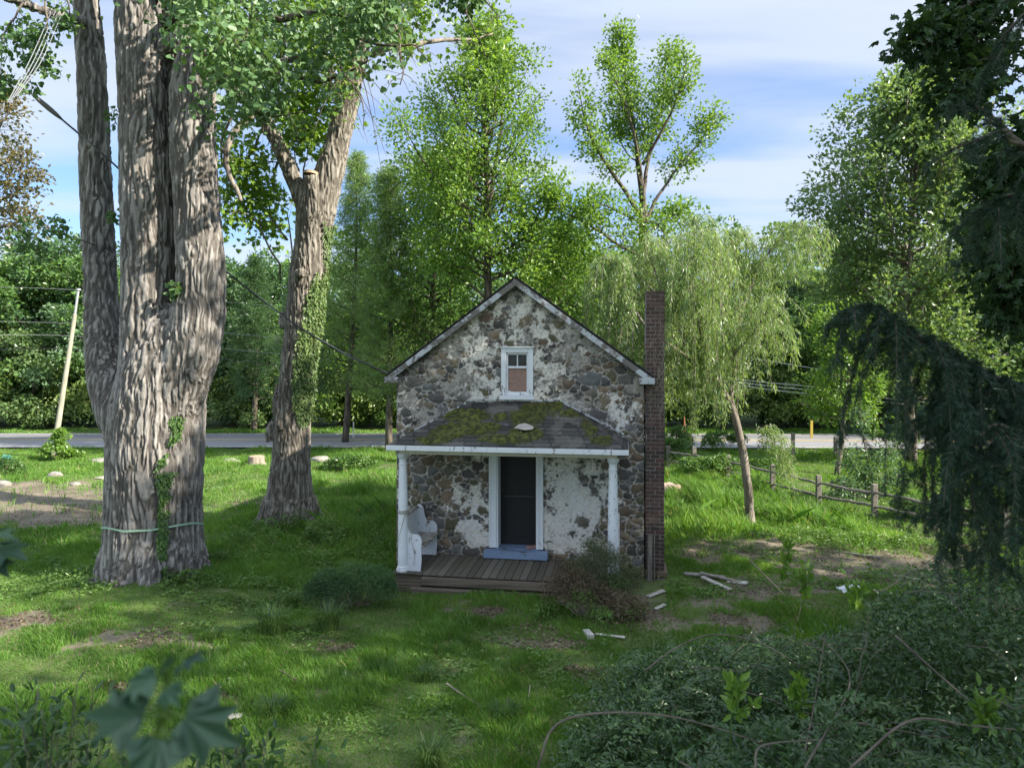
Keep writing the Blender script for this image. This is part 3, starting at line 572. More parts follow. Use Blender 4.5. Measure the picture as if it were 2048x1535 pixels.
for a in range(2):
    for b_ in range(2): mb.box((cx0-.01+a*.2, cy0-.01, -.1+b_*.13), (cx0+.19+a*.2+.01*b_, cy1, .02+b_*.135), None, PAL[(a+2*b_) % 5]*1.2, bev=.02)
mb.build('stone_footing', m_stone, chim, False, True)
# ------------------------------------------------------------------ things on and by the porch
pew = tag(empty('church_pew', (C0[0], C0[1], 0), TH), 'old white wooden pew with scrolled ends on the left of the porch', 'bench')
m_pew = peeling('pew_paint', (.72, .75, .80), (.26, .24, .20), .60, 12, (1, 1, .6)); m_seat = peeling('pew_seat', (.46, .44, .40), (.22, .19, .15), .52, 8)
px0 = loc(834, 1050, -.08)[0]; px1 = loc(873, 1050, -.08)[0]+.015; wd = px1-px0; z0 = PZ+.002
def scroll(x0_, x1_, zb):
    u = lambda a, b_: (x0_+(x1_-x0_)*a, zb+b_)
    pts = [u(0, 0), u(.92, 0), u(.96, .20), u(.94, .40), u(.98, .50), u(.95, .575), u(.86, .625), u(.74, .645), u(.60, .645), u(.48, .66), u(.40, .71), u(.36, .78), u(.34, .85), u(.28, .92), u(.18, .955), u(.06, .95), u(-.02, .90)]
    return pts
for (a, b_) in ((-.13, -.09), (-1.17, -1.13)): mb = MB(); mb.prism(scroll(px0, px1+.02, z0), a, b_); mb.build('end_panel', m_pew, pew)
mb = MB(); mb.box((px0+.05, -1.129, z0+.40), (px1+.035, -.131, z0+.43), bev=.006); mb.build('seat', m_seat, pew)
mb = MB(); mb.prism([(px0+.02, z0+.30), (px0+.05, z0+.30), (px0+.035, z0+.90), (px0+.005, z0+.90)], -1.128, -.132); mb.build('backrest', m_pew, pew)
mb = MB(); mb.prism([(px0-.02, z0+.90), (px0+.055, z0+.90), (px0+.05, z0+.93), (px0-.01, z0+.935)], -1.15, -.132); mb.build('top_rail', m_seat, pew)
s_ = loc(806, 1000, -1.16)[0]; mb = MB(); m_rope = solid('faded_rope', (.30, .28, .20), .9, noise=.3, nscale=80)
for k in range(3): th = np.linspace(0, 2*np.pi, 24); mb.tube(np.stack([s_+.095*np.cos(th)+.005, -1.16+.095*np.sin(th), 1.335+.016*k+.01*np.sin(th+k)], 1), .006, 5, False)
mb.tube(catmull([(s_+.08, -1.24, 1.34), (s_+.15, -1.19, 1.10), (s_+.17, -1.2, .85), (s_+.22, -1.2, .6), (s_+.21, -1.22, .42)], 14), .005, 5); mb.tube(catmull([(s_+.07, -1.25, 1.33), (s_-.02, -1.27, 1.0), (s_-.09, -1.26, .72)], 10), .005, 5)
mb.tube(catmull([(s_+.09, -1.2, 1.36), (s_+.2, -1.05, 1.42), (s_+.25, -.8, 1.32)], 10), .006, 5)
o = mb.build('rope', m_rope); o.location = (C0[0], C0[1], 0); o.rotation_euler.z = TH; tag(o, 'thin old rope wound round the left porch column', 'rope')
m_grey = solid('grey_weathered_wood', (.16, .145, .125), .95, noise=.35, nscale=5, stretch=(8, 8, .5), bump=.5); m_gw = solid('chalky_board', (.62, .63, .62), .8, noise=.15)
def plank(name, pa, pb, w_, th_, mat, label, cat='board', group=None, up=(0, 0, 1)):
    pa = np.array(pa, float); pb = np.array(pb, float); d = nrm(pb-pa); L = np.linalg.norm(pb-pa); s1 = nrm(np.cross(d, np.array(up, float))); n1 = np.cross(s1, d)
    mb = MB(); mb.box((-L/2, -w_/2, -th_/2), (L/2, w_/2, th_/2), bev=.004, M=lambda v: v[:, 0:1]*d+v[:, 1:2]*s1+v[:, 2:3]*n1); o = mb.build(name, mat); o.location = (pa+pb)/2; return tag(o, label, cat, group)
b0 = loc(1299, 1160, -.12)[0]; plank('leaning_post', wpt(b0, -.14, .0), wpt(b0+.01, -.06, loc(1299, 1070, -.08)[1]), .085, .05, m_grey, 'grey weathered post leaning on the corner below the chimney', 'post', up=(0, 1, 0))
plank('thin_lath', wpt(b0+.085, -.10, .0), wpt(b0+.09, -.06, loc(1305, 1070, -.08)[1]), .022, .03, m_grey, 'thin upright lath beside the grey post under the chimney', 'board', up=(0, 1, 0))
b1 = loc(1236, 1060, -.6)[0]; plank('white_board', wpt(b1, -.55, .3), wpt(b1+.0, -.5, loc(1236, 1025, -.5)[1]), .05, .03, m_gw, 'narrow white board standing behind the right porch column', 'board', up=(0, 1, 0))
bk = MB(); bk.box((-.1, -.05, 0), (.1, .05, .06), bev=.012); o = bk.build('loose_brick', solid('pinkish_brick', (.30, .17, .14), .9, noise=.25, nscale=25, bump=.4)); q = wpt(loc(1062, 1090, -.1)[0], -.02, PZ+.168); o.location = q; o.rotation_euler.z = .5; tag(o, 'loose pinkish brick lying on the blue door sill', 'brick')
# fallen roof fragment on the porch roof
q = (889-868+(1048-773)*.0245)/86.; yy = -PD*(1-q); q = wpt(loc(1048, 870, yy)[0], yy, ez_+(rz-ez_)*q+.07)
mb = MB(); rg = np.random.default_rng(5); pts = [(-.17, -.04), (-.10, .07), (0.0, .12), (.08, .09), (.17, .02), (.16, -.06), (.05, -.09), (-.05, -.06)]
v = np.array([[a, b_, .02*rg.random()+.10*a*0] for a, b_ in pts]); vt = np.vstack([v, v+[0, 0, .015]]); k = len(pts)
mb.add(vt, [[i_, (i_+1) % k, k+(i_+1) % k, k+i_] for i_ in range(k)]); mb.F.setdefault(k, []).append(np.array([list(range(k))[::-1], [k+x_ for x_ in range(k)]])); mb.A.setdefault(k, []).append(np.zeros(2))
o = mb.build('fallen_plaster_slab', solid('pale_plaster', (.42, .38, .33), .9, noise=.2)); o.location = q; o.rotation_euler = (R(27), 0, TH); tag(o, 'pale broken plaster slab lying on the mossy porch roof', 'debris')
# ------------------------------------------------------------------ tree tools
class Tree:
    def __init__(s, seed, tmpl=DIA): s.w = MB(); s.rg = np.random.default_rng(seed); s.P = []; s.D = []; s.N = []; s.S = []; s.tm = tmpl
    def limb(s, pts, r0, r1, n=14, sides=7, wob=.0, pw=1.0):
        p = catmull(pts, n); L = np.linalg.norm(p[-1]-p[0])
        if wob: e = s.rg.normal(0, 1, (n, 3)); e = np.cumsum(e, 0); e = e-e[0]-(e[-1]-e[0])*np.linspace(0, 1, n)[:, None]; p = p+e*wob*L/n
        u = np.linspace(0, 1, n)**pw; s.w.tube(p, r0*(1-u)+r1*u, sides); return p
    def subs(s, poly, n, L0, L1, t0=.2, t1=1.0, up=.3, out=.6, r=.01, m=4, draw=1.0, droop=0):
        """n twigs leaving poly; L0..L1 from base to tip"""
        res = []; ts = s.rg.uniform(t0, t1, n); pos, tg = sample(poly, ts)
        for k in range(n):
            a = nrm(s.rg.normal(0, 1, 3)); a = nrm(a-tg[k]*a.dot(tg[k])); d = nrm(tg[k]*(1-out)+a*out+np.array([0, 0, up])); L = (L0+(L1-L0)*(ts[k]-t0)/max(t1-t0, .01))*s.rg.uniform(.6, 1.25)
            bend = s.rg.normal(0, .15, 3)*L+np.array([0, 0, up*.3-droop])*L
            q = pos[k]+np.linspace(0, 1, m)[:, None]*d*L+(np.linspace(0, 1, m)**2)[:, None]*bend; res.append(q)
            if s.rg.random() < draw: s.w.tube(q, np.linspace(r*(.5+.5*L/max(L0, .01)), r*.3, m), 4, False)
        return res
    def leaves(s, poly, n, spread, size, t0=.1, down=.2, flat=.5, sv=.3):
        pos, tg = sample(poly, s.rg.uniform(t0, 1, n)**.8); off = s.rg.normal(0, 1, (n, 3))*spread; off[:, 2] *= .75; p = pos+off
        d = nrm(nrm(off)*.8+tg*.5+s.rg.normal(0, .45, (n, 3))+np.array([0, 0, -down])); nn_ = nrm(s.rg.normal(0, .6, (n, 3))+np.array([0, 0, flat])+nrm(off)*.3)
        s.P.append(p); s.D.append(d); s.N.append(nn_); s.S.append(size*s.rg.uniform(1-sv, 1+sv, n))
    def crown_mb(s):
        m = MB(); p = np.concatenate(s.P); m.inst(*s.tm, p, np.concatenate(s.D), np.concatenate(s.N), np.concatenate(s.S), s.rg.random(len(p))); return m
    def finish(s, name, label, cat, lm, bm, loc_=(0, 0, 0), group=None, crown='crown', trunk='trunk'):
        root = empty(name, tuple(loc_)); off = np.array(loc_, float)
        for k in range(len(s.w.V)): s.w.V[k] = s.w.V[k]-off
        s.P = [p-off for p in s.P]; tag(root, label, cat, group)
        if s.w.n: s.w.build(trunk, bm, root, True)
        if s.P: s.crown_mb().build(crown, lm, root)
        return root
def auto(tr, H, h0, Rr, env, nl, nsub, nleaf, size, base=(0, 0, 0), r=.2, el0=.35, el1=1.0, spread=.28, lean=(0, 0), wob=.25, curve=.25, subL=.42, h_low=0, sides=8, draw=.5, az_ok=None, down=.2, flat=.5, limb_t=.25):
    base = np.array(base, float); rg = tr.rg; top = base+np.array([lean[0], lean[1], H])
    mid = base+np.array([lean[0]*.3, lean[1]*.3, H*.5])+rg.normal(0, .02*H, 3)*[1, 1, 0]
    tk = tr.limb([base-[0, 0, .2], mid, top], r, r*.12, 24, sides, .08, .9)
    for k in range(nl):
        h = h0+(1-h0)*((k+.5)/nl)**.92; u = (h-h0)/(1-h0); az = k*2.39996+rg.normal(0, .3)
        if az_ok and not az_ok(az): continue
        L = Rr*env(u)*rg.uniform(.72, 1.2); el = el0+(el1-el0)*u+rg.normal(0, .12)
        p0, _ = sample(tk, np.array([h*.97])); p0 = p0[0]; d = np.array([math.cos(az)*math.cos(el), math.sin(az)*math.cos(el), math.sin(el)])
        p1 = p0+d*L*.5; p2 = p0+d*L+np.array([0, 0, curve*L]); lp = tr.limb([p0, p1, p2], max(r*.42*(1-.75*u), .015)*min(1, L/Rr+.2), .008, 9, 5, wob)
        for q in tr.subs(lp, nsub, L*subL*.9+.25, L*subL*.4+.25, limb_t, 1.0, up=.25, out=.65, r=.014, draw=draw):
            tr.leaves(q, nleaf, spread, size, down=down, flat=flat)
    return tk
oval = lambda u: math.sin(math.pi*min(max(u*.86+.10, 0), 1))**.7
cone = lambda u: (1-u)**.85*.95+.07
# ------------------------------------------------------------------ the big ginkgo-leaved tree
def remesh_trunk(mb, vox, base, disp, furrow, col0=.55, stretch=(8.5, 8.5, 1.15), seed=3, smooth_it=4):
    me = mb.mesh('tmp'); o = bpy.data.objects.new('tmp', me); COL.objects.link(o)
    md = o.modifiers.new('r', 'REMESH'); md.mode = 'VOXEL'; md.voxel_size = vox; md.use_smooth_shade = True
    sm = o.modifiers.new('s', 'SMOOTH'); sm.factor = .6; sm.iterations = smooth_it
    dg = bpy.context.evaluated_depsgraph_get(); m2 = bpy.data.meshes.new_from_object(o.evaluated_get(dg)); bpy.data.objects.remove(o); bpy.data.meshes.remove(me)
    n = len(m2.vertices); co = np.empty(n*3, np.float32); m2.vertices.foreach_get('co', co); co = co.reshape(-1, 3).astype(float)
    no = np.empty(n*3, np.float32); m2.vertices.foreach_get('normal', no); no = no.reshape(-1, 3)
    st = np.array(stretch); w = np.stack([fbm(co*[1.1, 1.1, .9]+9, 3, seed), fbm(co*[1.1, 1.1, .9]+31, 3, seed+1), co[:, 2]*0], -1)-.5; w[:, 2] = 0
    w2 = np.stack([fbm(co*[4, 4, 3]+3, 2, seed+5), fbm(co*[4, 4, 3]+61, 2, seed+6), co[:, 2]*0], -1)-.5; w2[:, 2] = 0
    q = (co+w*[.25, .25, 0]+w2*[.07, .07, 0])*st
    a = fbm(q, 3, seed+2, .5); rdg = 1-np.abs(2*a-1)*2.6; rdg = np.clip(rdg, -1, 1)         # ridges where the noise crosses its middle
    f = smooth(.15, .85, rdg); f2 = fbm(co*[34, 34, 10], 3, seed+9); brk = smooth(.55, .75, fbm(co*[7, 7, 9], 2, seed+14)); f = np.clip(f+brk*.45*smooth(.35, .65, f2), 0, 1)
    rough = fbm(co*1.6, 3, seed+20)
    h = -(f*furrow)+furrow*.4+(f2-.5)*furrow*.55+(rough-.5)*disp
    co = co+no*h[:, None]; m2.vertices.foreach_set('co', co.astype(np.float32).ravel())
    c = np.ones((n, 4), np.float32); k = 1-f*col0; k = k*(.85+.3*rough); c[:, 0] = k; c[:, 1] = k*(1-.03*f); c[:, 2] = k*(1-.06*f)
    m2.attributes.new('col', 'FLOAT_COLOR', 'POINT').data.foreach_set('color', c.ravel()); m2.polygons.foreach_set('use_smooth', np.ones(len(m2.polygons), bool)); m2.update()
    return m2, co
def px_tube(mb, rows, sides=18, n=26):
    """rows: (px, py, half width in px, Y)"""
    p = catmull([P(a, b, y) for a, b, _, y in rows], n); r = np.interp(np.linspace(0, 1, n), np.linspace(0, 1, len(rows)), [w*y/F_ for _, _, w, y in rows]); mb.tube(p, r, sides); return p
mb = MB(); gb = P(310, 1150, 13.1)
px_tube(mb, [(308, 1170, 98, 13.1), (308, 1090, 91, 13.1), (308, 1020, 88, 13.1), (312, 900, 89, 13.1), (318, 810, 87, 13.1), (332, 730, 80, 13.1), (345, 660, 62, 13.1), (350, 610, 34, 13.1)], 32)
S1 = px_tube(mb, [(270, 900, 46, 13.15), (234, 810, 42, 13.2), (211, 735, 35, 13.4), (203, 620, 30.5, 13.7), (197, 480, 29.5, 13.9), (190, 320, 28, 13.9), (184, 160, 26.5, 13.9), (172, 0, 24, 13.9), (160, -170, 20, 13.9), (140, -400, 15, 14)])
S2 = px_tube(mb, [(300, 800, 60, 13.0), (297, 690, 52, 13.0), (296, 560, 48, 13.0), (294, 400, 49, 13.0), (288, 220, 46, 13.0), (278, 60, 43, 13.0), (272, -80, 40, 13.0), (266, -330, 28, 13.0)])
S3 = px_tube(mb, [(322, 960, 46, 13.0), (330, 870, 54, 12.98), (348, 795, 57, 12.95), (367, 740, 57, 12.92), (383, 690, 56, 12.9), (402, 590, 47, 12.9), (396, 440, 43, 12.9), (387, 300, 43, 12.9), (386, 190, 43, 12.9), (396, 120, 38, 12.9), (404, 90, 22, 12.9)])
S4 = px_tube(mb, [(352, 620, 30, 13.35), (354, 420, 31, 13.4), (358, 200, 28, 13.4), (366, 0, 25, 13.4), (380, -200, 20, 13.4), (400, -420, 12, 13.4)])
S5 = px_tube(mb, [(330, 500, 20, 13.35), (335, 300, 20, 13.4), (326, 120, 18, 13.4), (322, -60, 15, 13.4)], n=14)
for a, r_, L in ((-2.5, .24, 1.55), (-1.75, .22, 1.15), (-1.2, .24, 1.35), (-.55, .25, 1.65), (.1, .2, 1.4), (1, .2, 1.4), (2, .22, 1.4), (3.0, .22, 1.6), (-2.95, .17, 1.9), (-.25, .16, 1.85), (-2.1, .15, 1.5)):   # root flare
    d = np.array([math.cos(a), math.sin(a), 0]); mb.tube(catmull([GK+d*.52+[0, 0, .85], GK+d*.76+[0, 0, .30], GK+d*.95+[0, 0, .05], GK+d*L*.92+[0, 0, -.10]], 12), np.linspace(r_*1.3, r_*.3, 12), 10)
LB = px_tube(mb, [(180, 45, 9, 13.9), (110, 30, 8.5, 12.9), (50, 8, 8, 12.5), (-60, -30, 7, 12.0)], 10, 12)            # limb to the left
px_tube(mb, [(412, 128, 13, 12.9), (450, 136, 12, 12.7), (520, 142, 9, 12.3), (600, 110, 6, 11.8)], 10, 12)
px_tube(mb, [(320, 110, 14, 13.0), (345, 85, 16, 12.9), (365, 92, 16, 12.9)], 10, 8)
tm, gco = remesh_trunk(mb, .0175, gb, .03, .036, .60, (16, 16, 1.7), 3, 2)
tm.transform(Matrix.Translation(-Vector(GK)))
gk = tag(empty('ginkgo_tree', tuple(GK)), 'massive old tree with several fused grey trunks and fan-shaped leaves, ribbon tied round it', 'tree'); link('trunk', tm, M['ginkgo_bark'], gk)
T = Tree(41, FAN)
def lf(rows, r0, r1, nsub, L0, L1, nleaf, size=.085, spread=.13, t0=.1, droop=.5, up=-.05):
    lp = T.limb([P(*q) for q in rows], r0, r1, 12, 6, .15)
    for q in T.subs(lp, nsub, L0, L1, t0, 1, up=up, out=.8, r=.008, draw=.6, droop=droop): T.leaves(q, nleaf, spread, size, down=.5, flat=.15)
    return lp
lf([(410, 120, 12.8), (520, 60, 11.6), (660, 40, 10.6), (790, 60, 10.0)], .09, .015, 40, .9, .7, 44)
lf([(400, 100, 12.8), (450, 40, 11.2), (480, 50, 9.8), (470, 90, 9.0)], .07, .01, 30, .8, .6, 40)
lf([(360, 20, 13.2), (470, -60, 11.5), (600, -70, 10.5), (760, -30, 9.8), (840, 0, 9.8)], .09, .015, 42, .9, .8, 46)
lf([(360, 40, 13.2), (400, -40, 11.2), (400, -40, 9.6), (390, -10, 9.0)], .06, .01, 18, .7, .5, 36)
lf([(520, 140, 12.3), (600, 150, 11.2), (680, 150, 10.6), (740, 120, 10.2)], .05, .01, 34, .8, .8, 42)
lf([(700, -60, 11.4), (780, 40, 10.8), (805, 110, 10.6), (800, 170, 10.5)], .03, .008, 26, .6, .3, 36); lf([(640, 40, 11.2), (740, 80, 11), (820, 90, 10.8), (855, 120, 10.8)], .03, .008, 20, .5, .3, 36)
lf([(660, 100, 11.4), (700, 160, 11), (722, 210, 10.9), (728, 260, 10.9)], .02, .005, 12, .35, .2, 30, spread=.08)
lf([(470, 100, 11.5), (500, 200, 11.4), (540, 230, 11.4), (620, 220, 11.4)], .03, .008, 22, .6, .45, 36)
lf([(760, -150, 12), (860, -60, 11.6), (930, -20, 11.4), (1000, 35, 11.2)], .04, .006, 26, .55, .35, 30)
lf([(930, -30, 11.4), (940, 40, 11.3), (955, 80, 11.2), (975, 120, 11.1)], .015, .004, 8, .25, .2, 26, spread=.07)
lf([(330, -40, 12.2), (250, -80, 11.6), (225, -60, 11.4), (215, -20, 11.2)], .03, .006, 7, .35, .25, 26, spread=.07)
lf([(50, 0, 12.4), (20, 40, 12.0), (5, 100, 12.0), (0, 180, 12)], .02, .004, 12, .35, .25, 26, spread=.07)
lf([(90, 0, 12.2), (95, 70, 12.0), (70, 130, 12.0), (20, 190, 12)], .02, .004, 16, .35, .25, 26, spread=.07)
lf([(130, -30, 12.2), (135, 30, 12.2), (132, 60, 12.2)], .02, .004, 6, .2, .15, 20, spread=.06)
lf([(190, 490, 13.3), (130, 475, 12.6), (80, 450, 12.2), (45, 480, 12.0)], .012, .003, 13, .28, .3, 20, spread=.07, t0=.35)
lf([(215, 440, 13.4), (226, 420, 13.4), (231, 440, 13.4)], .006, .003, 4, .12, .12, 14, spread=.05); lf([(212, 230, 13.4), (226, 225, 13.4), (230, 250, 13.4)], .006, .003, 3, .12, .12, 12, spread=.05)
lf([(345, 590, 12.6), (352, 575, 12.5), (352, 570, 12.5)], .006, .003, 4, .1, .1, 10, .11, .05)
# high crown above the picture: throws the dappled shade
for k, (hz, L, az) in enumerate([(11.5, 5, .3), (12.3, 5.5, 1.4), (12.8, 5, 2.6), (13.4, 6, 3.9), (14, 4.6, 5.2), (14.8, 4.4, .7), (15.6, 4, 2.0), (16.5, 3.6, 3.4), (12.2, 5.2, -1.0), (13.0, 4.8, -2.0), (17.4, 3, 4.8), (18.2, 2.6, .4), (11.8, 4.4, -.35)]):
    p0 = np.array([GK[0]-.3+.25*math.cos(az), 13.1+.25*math.sin(az), hz-1.2]); d = np.array([math.cos(az), math.sin(az), .25]); lp = T.limb([p0, p0+d*L*.5+[0, 0, .5], p0+d*L], .12, .02, 10, 6, .2)
    for q in T.subs(lp, 12, 1.5, .9, .25, 1, up=.1, out=.75, r=.012, droop=.2): T.leaves(q, 40, .26, .10, down=.4, flat=.3)
sdn = np.array(sdir)
for k in range(len(T.P)):        # a gap in the crown lets the sun reach the trunk, as it does in the photo
    p = T.P[k]; s_ = (p[:, 0]-(GK[0]+.9))/sdn[0]; hit = p-s_[:, None]*sdn; nz0 = vnoise(hit*[1, 1.6, 1.6]+5, 12); zz1 = hit[:, 2]
    drop = (s_ > 0) & (abs(hit[:, 1]-12.7) < 1.5) & (zz1 > 3) & (((zz1 < 6.2) & (nz0 > .18)) | ((zz1 >= 6.2) & (zz1 < 9) & (nz0 > .50)))
    for L_ in (T.P, T.D, T.N, T.S): L_[k] = L_[k][~drop]
for k in range(len(T.w.V)): T.w.V[k] = T.w.V[k]-GK
T.P = [p-GK for p in T.P]; T.w.build('branchwork', M['bark'], gk, True); T.crown_mb().build('crown', M['leaf_ginkgo'], gk)
# ribbon: follows the front of the trunk
m_rib = solid('faded_green_ribbon', (.34, .50, .36), .6, noise=.12, nscale=30)
sel = gco[(gco[:, 2] < 2.2) & (gco[:, 2] > .3)]; rb = []
for th in np.linspace(-math.pi, math.pi, 90, endpoint=False):
    d = np.array([math.cos(th), math.sin(th)]); 
    xx = GK[0]+.93*d[0]; yy = 13.1+.93*d[1]; px = CX+xx*F_/yy
    z = CH-(np.interp(px, [205, 240, 300, 392], [1056, 1064, 1062, 1046])-HZ)*yy/F_ if d[1] < .3 else .98
    m_ = (abs(sel[:, 2]-z) < .06); v = sel[m_][:, :2]-[GK[0], 13.1]; an = np.arctan2(v[:, 1], v[:, 0]); dm = np.abs((an-th+math.pi) % (2*math.pi)-math.pi); rr = np.linalg.norm(v, axis=1)[dm < .06]
    rb.append([th, z, (rr.max() if len(rr) else .93)])
rb = np.array(rb); rk = rb[:, 2].copy()
for _ in range(2): rk = np.maximum(rk, (np.roll(rk, 1)+np.roll(rk, -1))/2)
rb[:, 2] = rk+.016; mb = MB(); n = len(rb); V = []
for th, z, r_ in rb:
    for dz in (-.017, .017): V.append([GK[0]+r_*math.cos(th), 13.1+r_*math.sin(th), z+dz])
mb.add(V, [[2*k, 2*((k+1) % n), 2*((k+1) % n)+1, 2*k+1] for k in range(n)]); tag(mb.build('marking_ribbon', m_rib), 'pale green ribbon tied round the foot of the massive trunk', 'ribbon')
# ------------------------------------------------------------------ second tree with ivy
mb = MB(); Y2 = 17.0
px_tube(mb, [(578, 1075, 56, Y2), (578, 1040, 51, Y2), (580, 980, 43, Y2), (583, 900, 36, Y2), (589, 800, 32.5, Y2), (598, 700, 33, Y2), (606, 640, 35, Y2), (614, 560, 35, Y2), (624, 480, 33, Y2), (632, 410, 38, Y2), (640, 370, 30, Y2)], 24)
px_tube(mb, [(622, 560, 20, Y2), (628, 490, 28, Y2), (637, 425, 34, Y2), (655, 360, 30, Y2), (676, 280, 24, Y2), (694, 210, 22, Y2), (708, 150, 20, Y2), (730, 70, 15, Y2), (752, -30, 13, Y2), (770, -160, 9, Y2)], 14)
px_tube(mb, [(632, 520, 10, 17.0), (634, 470, 18, 16.93), (634, 430, 22, 16.84), (630, 395, 19, 16.76), (623, 352, 15.5, 16.7)], 14, 8)
L2 = px_tube(mb, [(620, 430, 22, Y2), (592, 370, 16, Y2-.1), (566, 310, 14, Y2-.3), (535, 250, 14, Y2-.5), (500, 205, 12, Y2-.8), (450, 170, 9, Y2-1.2), (380, 110, 6, Y2-1.5)], 12)
px_tube(mb, [(566, 860, 13, 16.7), (552, 800, 8, 16.8), (560, 770, 8, 17)], 8, 8); px_tube(mb, [(596, 548, 9, 16.6), (607, 545, 9, 16.3)], 8, 5)
px_tube(mb, [(545, 880, 14, 16.9), (540, 860, 9, 16.9), (550, 845, 9, 16.9)], 8, 6); px_tube(mb, [(575, 655, 10, 16.9), (566, 650, 8, 16.9), (568, 625, 8, 17)], 8, 6)
for a in range(9):
    th = a*.7+.2; d = np.array([math.cos(th), math.sin(th), 0]); mb.tube(catmull([T2+d*.4+[0, 0, .6], T2+d*.66+[0, 0, .15], T2+d*(.95+.15*(a % 3))+[0, 0, -.08]], 10), np.linspace(.24, .08, 10), 8)
tm, tco = remesh_trunk(mb, .020, None, .05, .028, .6, (20, 20, 2.0), 13, 2)
tm.transform(Matrix.Translation(-Vector(T2)))
t2 = tag(empty('maple_tree', tuple(T2)), 'forked tree with a sawn-off limb and ivy climbing its right side', 'tree'); link('trunk', tm, M['maple_bark'], t2)
cut, t = material('sawn_wood'); tc = t.n('ShaderNodeTexCoord').outputs['Object']; wv = t.n('ShaderNodeTexWave', dict(wave_type='RINGS', rings_direction='Z'), Vector=tc, Scale=9, Distortion=3).outputs[1]
b = t.n('ShaderNodeBsdfPrincipled', Base_Color=t.mix(wv, (.36, .26, .17), (.50, .38, .26)), Roughness=.9); t.n('ShaderNodeOutputMaterial', Surface=b.outputs[0])
q = P(622, 350, 16.7); mb = MB(); th = np.linspace(0, 2*np.pi, 20, endpoint=False); V = np.stack([.185*np.cos(th)*(1+.05*np.sin(3*th)), .185*np.sin(th), 0*th-.03], 1); V2 = V*[.96, .96, 0]+[0, 0, .035]
mb.add(np.vstack([V, V2]), [[k, (k+1) % 20, 20+(k+1) % 20, 20+k] for k in range(20)]); mb.F.setdefault(20, []).append(np.array([list(range(20, 40))])); mb.A.setdefault(20, []).append(np.zeros(1))
o = mb.build('sawn_cut', cut, t2); o.location = q-T2+[0, 0, .03]; o.rotation_euler = (R(-6), R(4), 0)
T = Tree(77, STAR)
def ml(rows, r0, r1, nsub, L0, L1, nleaf, size=.12, spread=.16, t0=.1):
    lp = T.limb([P(*q) for q in rows], r0, r1, 12, 6, .2)
    for q in T.subs(lp, nsub, L0, L1, t0, 1, up=.0, out=.75, r=.010, droop=.3): T.leaves(q, nleaf, spread, size, down=.35, flat=.5)
    return lp
ml([(530, 250, 16.8), (500, 330, 17.2), (490, 400, 17.4), (500, 450, 17.4)], .04, .008, 18, .9, .7, 30)
ml([(560, 300, 17.2), (540, 360, 17.6), (530, 420, 17.7), (545, 460, 17.7)], .04, .008, 16, .7, .5, 30)
ml([(500, 205, 16.6), (540, 180, 17.4), (590, 220, 17.8), (620, 270, 18)], .05, .008, 26, 1.0, .7, 32)
ml([(480, 190, 16.4), (450, 280, 16.8), (460, 350, 17), (480, 400, 17)], .04, .008, 20, .8, .6, 30)
ml([(450, 170, 16.2), (440, 100, 16.4), (520, 60, 16.4), (600, 100, 16.6)], .05, .008, 30, 1.1, .9, 34)
ml([(560, 310, 16.5), (590, 260, 17), (630, 220, 17.4), (660, 160, 17.6)], .05, .008, 30, .9, .6, 30)
ml([(694, 200, 17), (650, 130, 16.6), (610, 60, 16.4), (600, -30, 16.4)], .06, .01, 36, 1.0, .9, 32)
ml([(730, 70, 17), (800, 30, 16.8), (830, -30, 16.8)], .04, .01, 12, .8, .6, 30)
ml([(720, 100, 17), (700, 20, 17.5), (660, -60, 18)], .05, .01, 30, 1.1, .9, 30)
ml([(735, 60, 17), (780, 60, 17.2), (810, 70, 17.3)], .03, .008, 9, .6, .4, 26)
for (hz, L, az) in [(11.2, 3.5, .6), (12.2, 4.5, 2.0), (13, 4, 3.5), (13.6, 3.8, 5.0), (14.6, 3, 1.2), (15.4, 2.5, 3.0)]:
    p0 = P(745, 0, 17)+[0, 0, hz-12.5]; d = np.array([math.cos(az), math.sin(az), .4]); lp = T.limb([p0, p0+d*L*.5, p0+d*L], .1, .02, 8, 5, .2)
    for q in T.subs(lp, 7, 1.4, .9, .25, 1, up=.15, out=.75, r=.012): T.leaves(q, 30, .3, .14, flat=.5)
# dead hanging limb and bare twigs
T.limb([P(505, 232, 16.2), P(470, 262, 16.0), P(452, 310, 15.9), P(458, 350, 15.9), P(478, 385, 15.9), P(481, 402, 15.9)], .085, .04, 16, 8, .15)
T.limb([P(452, 310, 15.9), P(442, 295, 15.8)], .04, .02, 4, 6)
for rr in ([(560, 560, 17.3), (545, 500, 17.3), (525, 450, 17.2), (500, 420, 17.2), (440, 398, 17)], [(585, 570, 17.4), (575, 480, 17.4), (560, 420, 17.3), (540, 385, 17.2)], [(525, 450, 17.2), (470, 420, 17), (440, 424, 17)], [(575, 480, 17.4), (545, 440, 17.3), (530, 425, 17.3)], [(600, 370, 17.2), (590, 330, 17.2), (588, 305, 17.2)], [(606, 365, 17.2), (612, 325, 17.2), (618, 300, 17.2)]):
    lp = T.limb([P(*q) for q in rr], .03, .006, 10, 5, .2); T.subs(lp, 4, .5, .3, .3, 1, r=.006)
for k in range(len(T.w.V)): T.w.V[k] = T.w.V[k]-T2
T.P = [p-T2 for p in T.P]; T.w.build('branchwork', M['bark_pale'], t2, True); T.crown_mb().build('crown', leaf_mat('leaf_sunlit', (.12, .21, .035), (.19, .32, .055), (.28, .42, .09), trans=.52), t2)
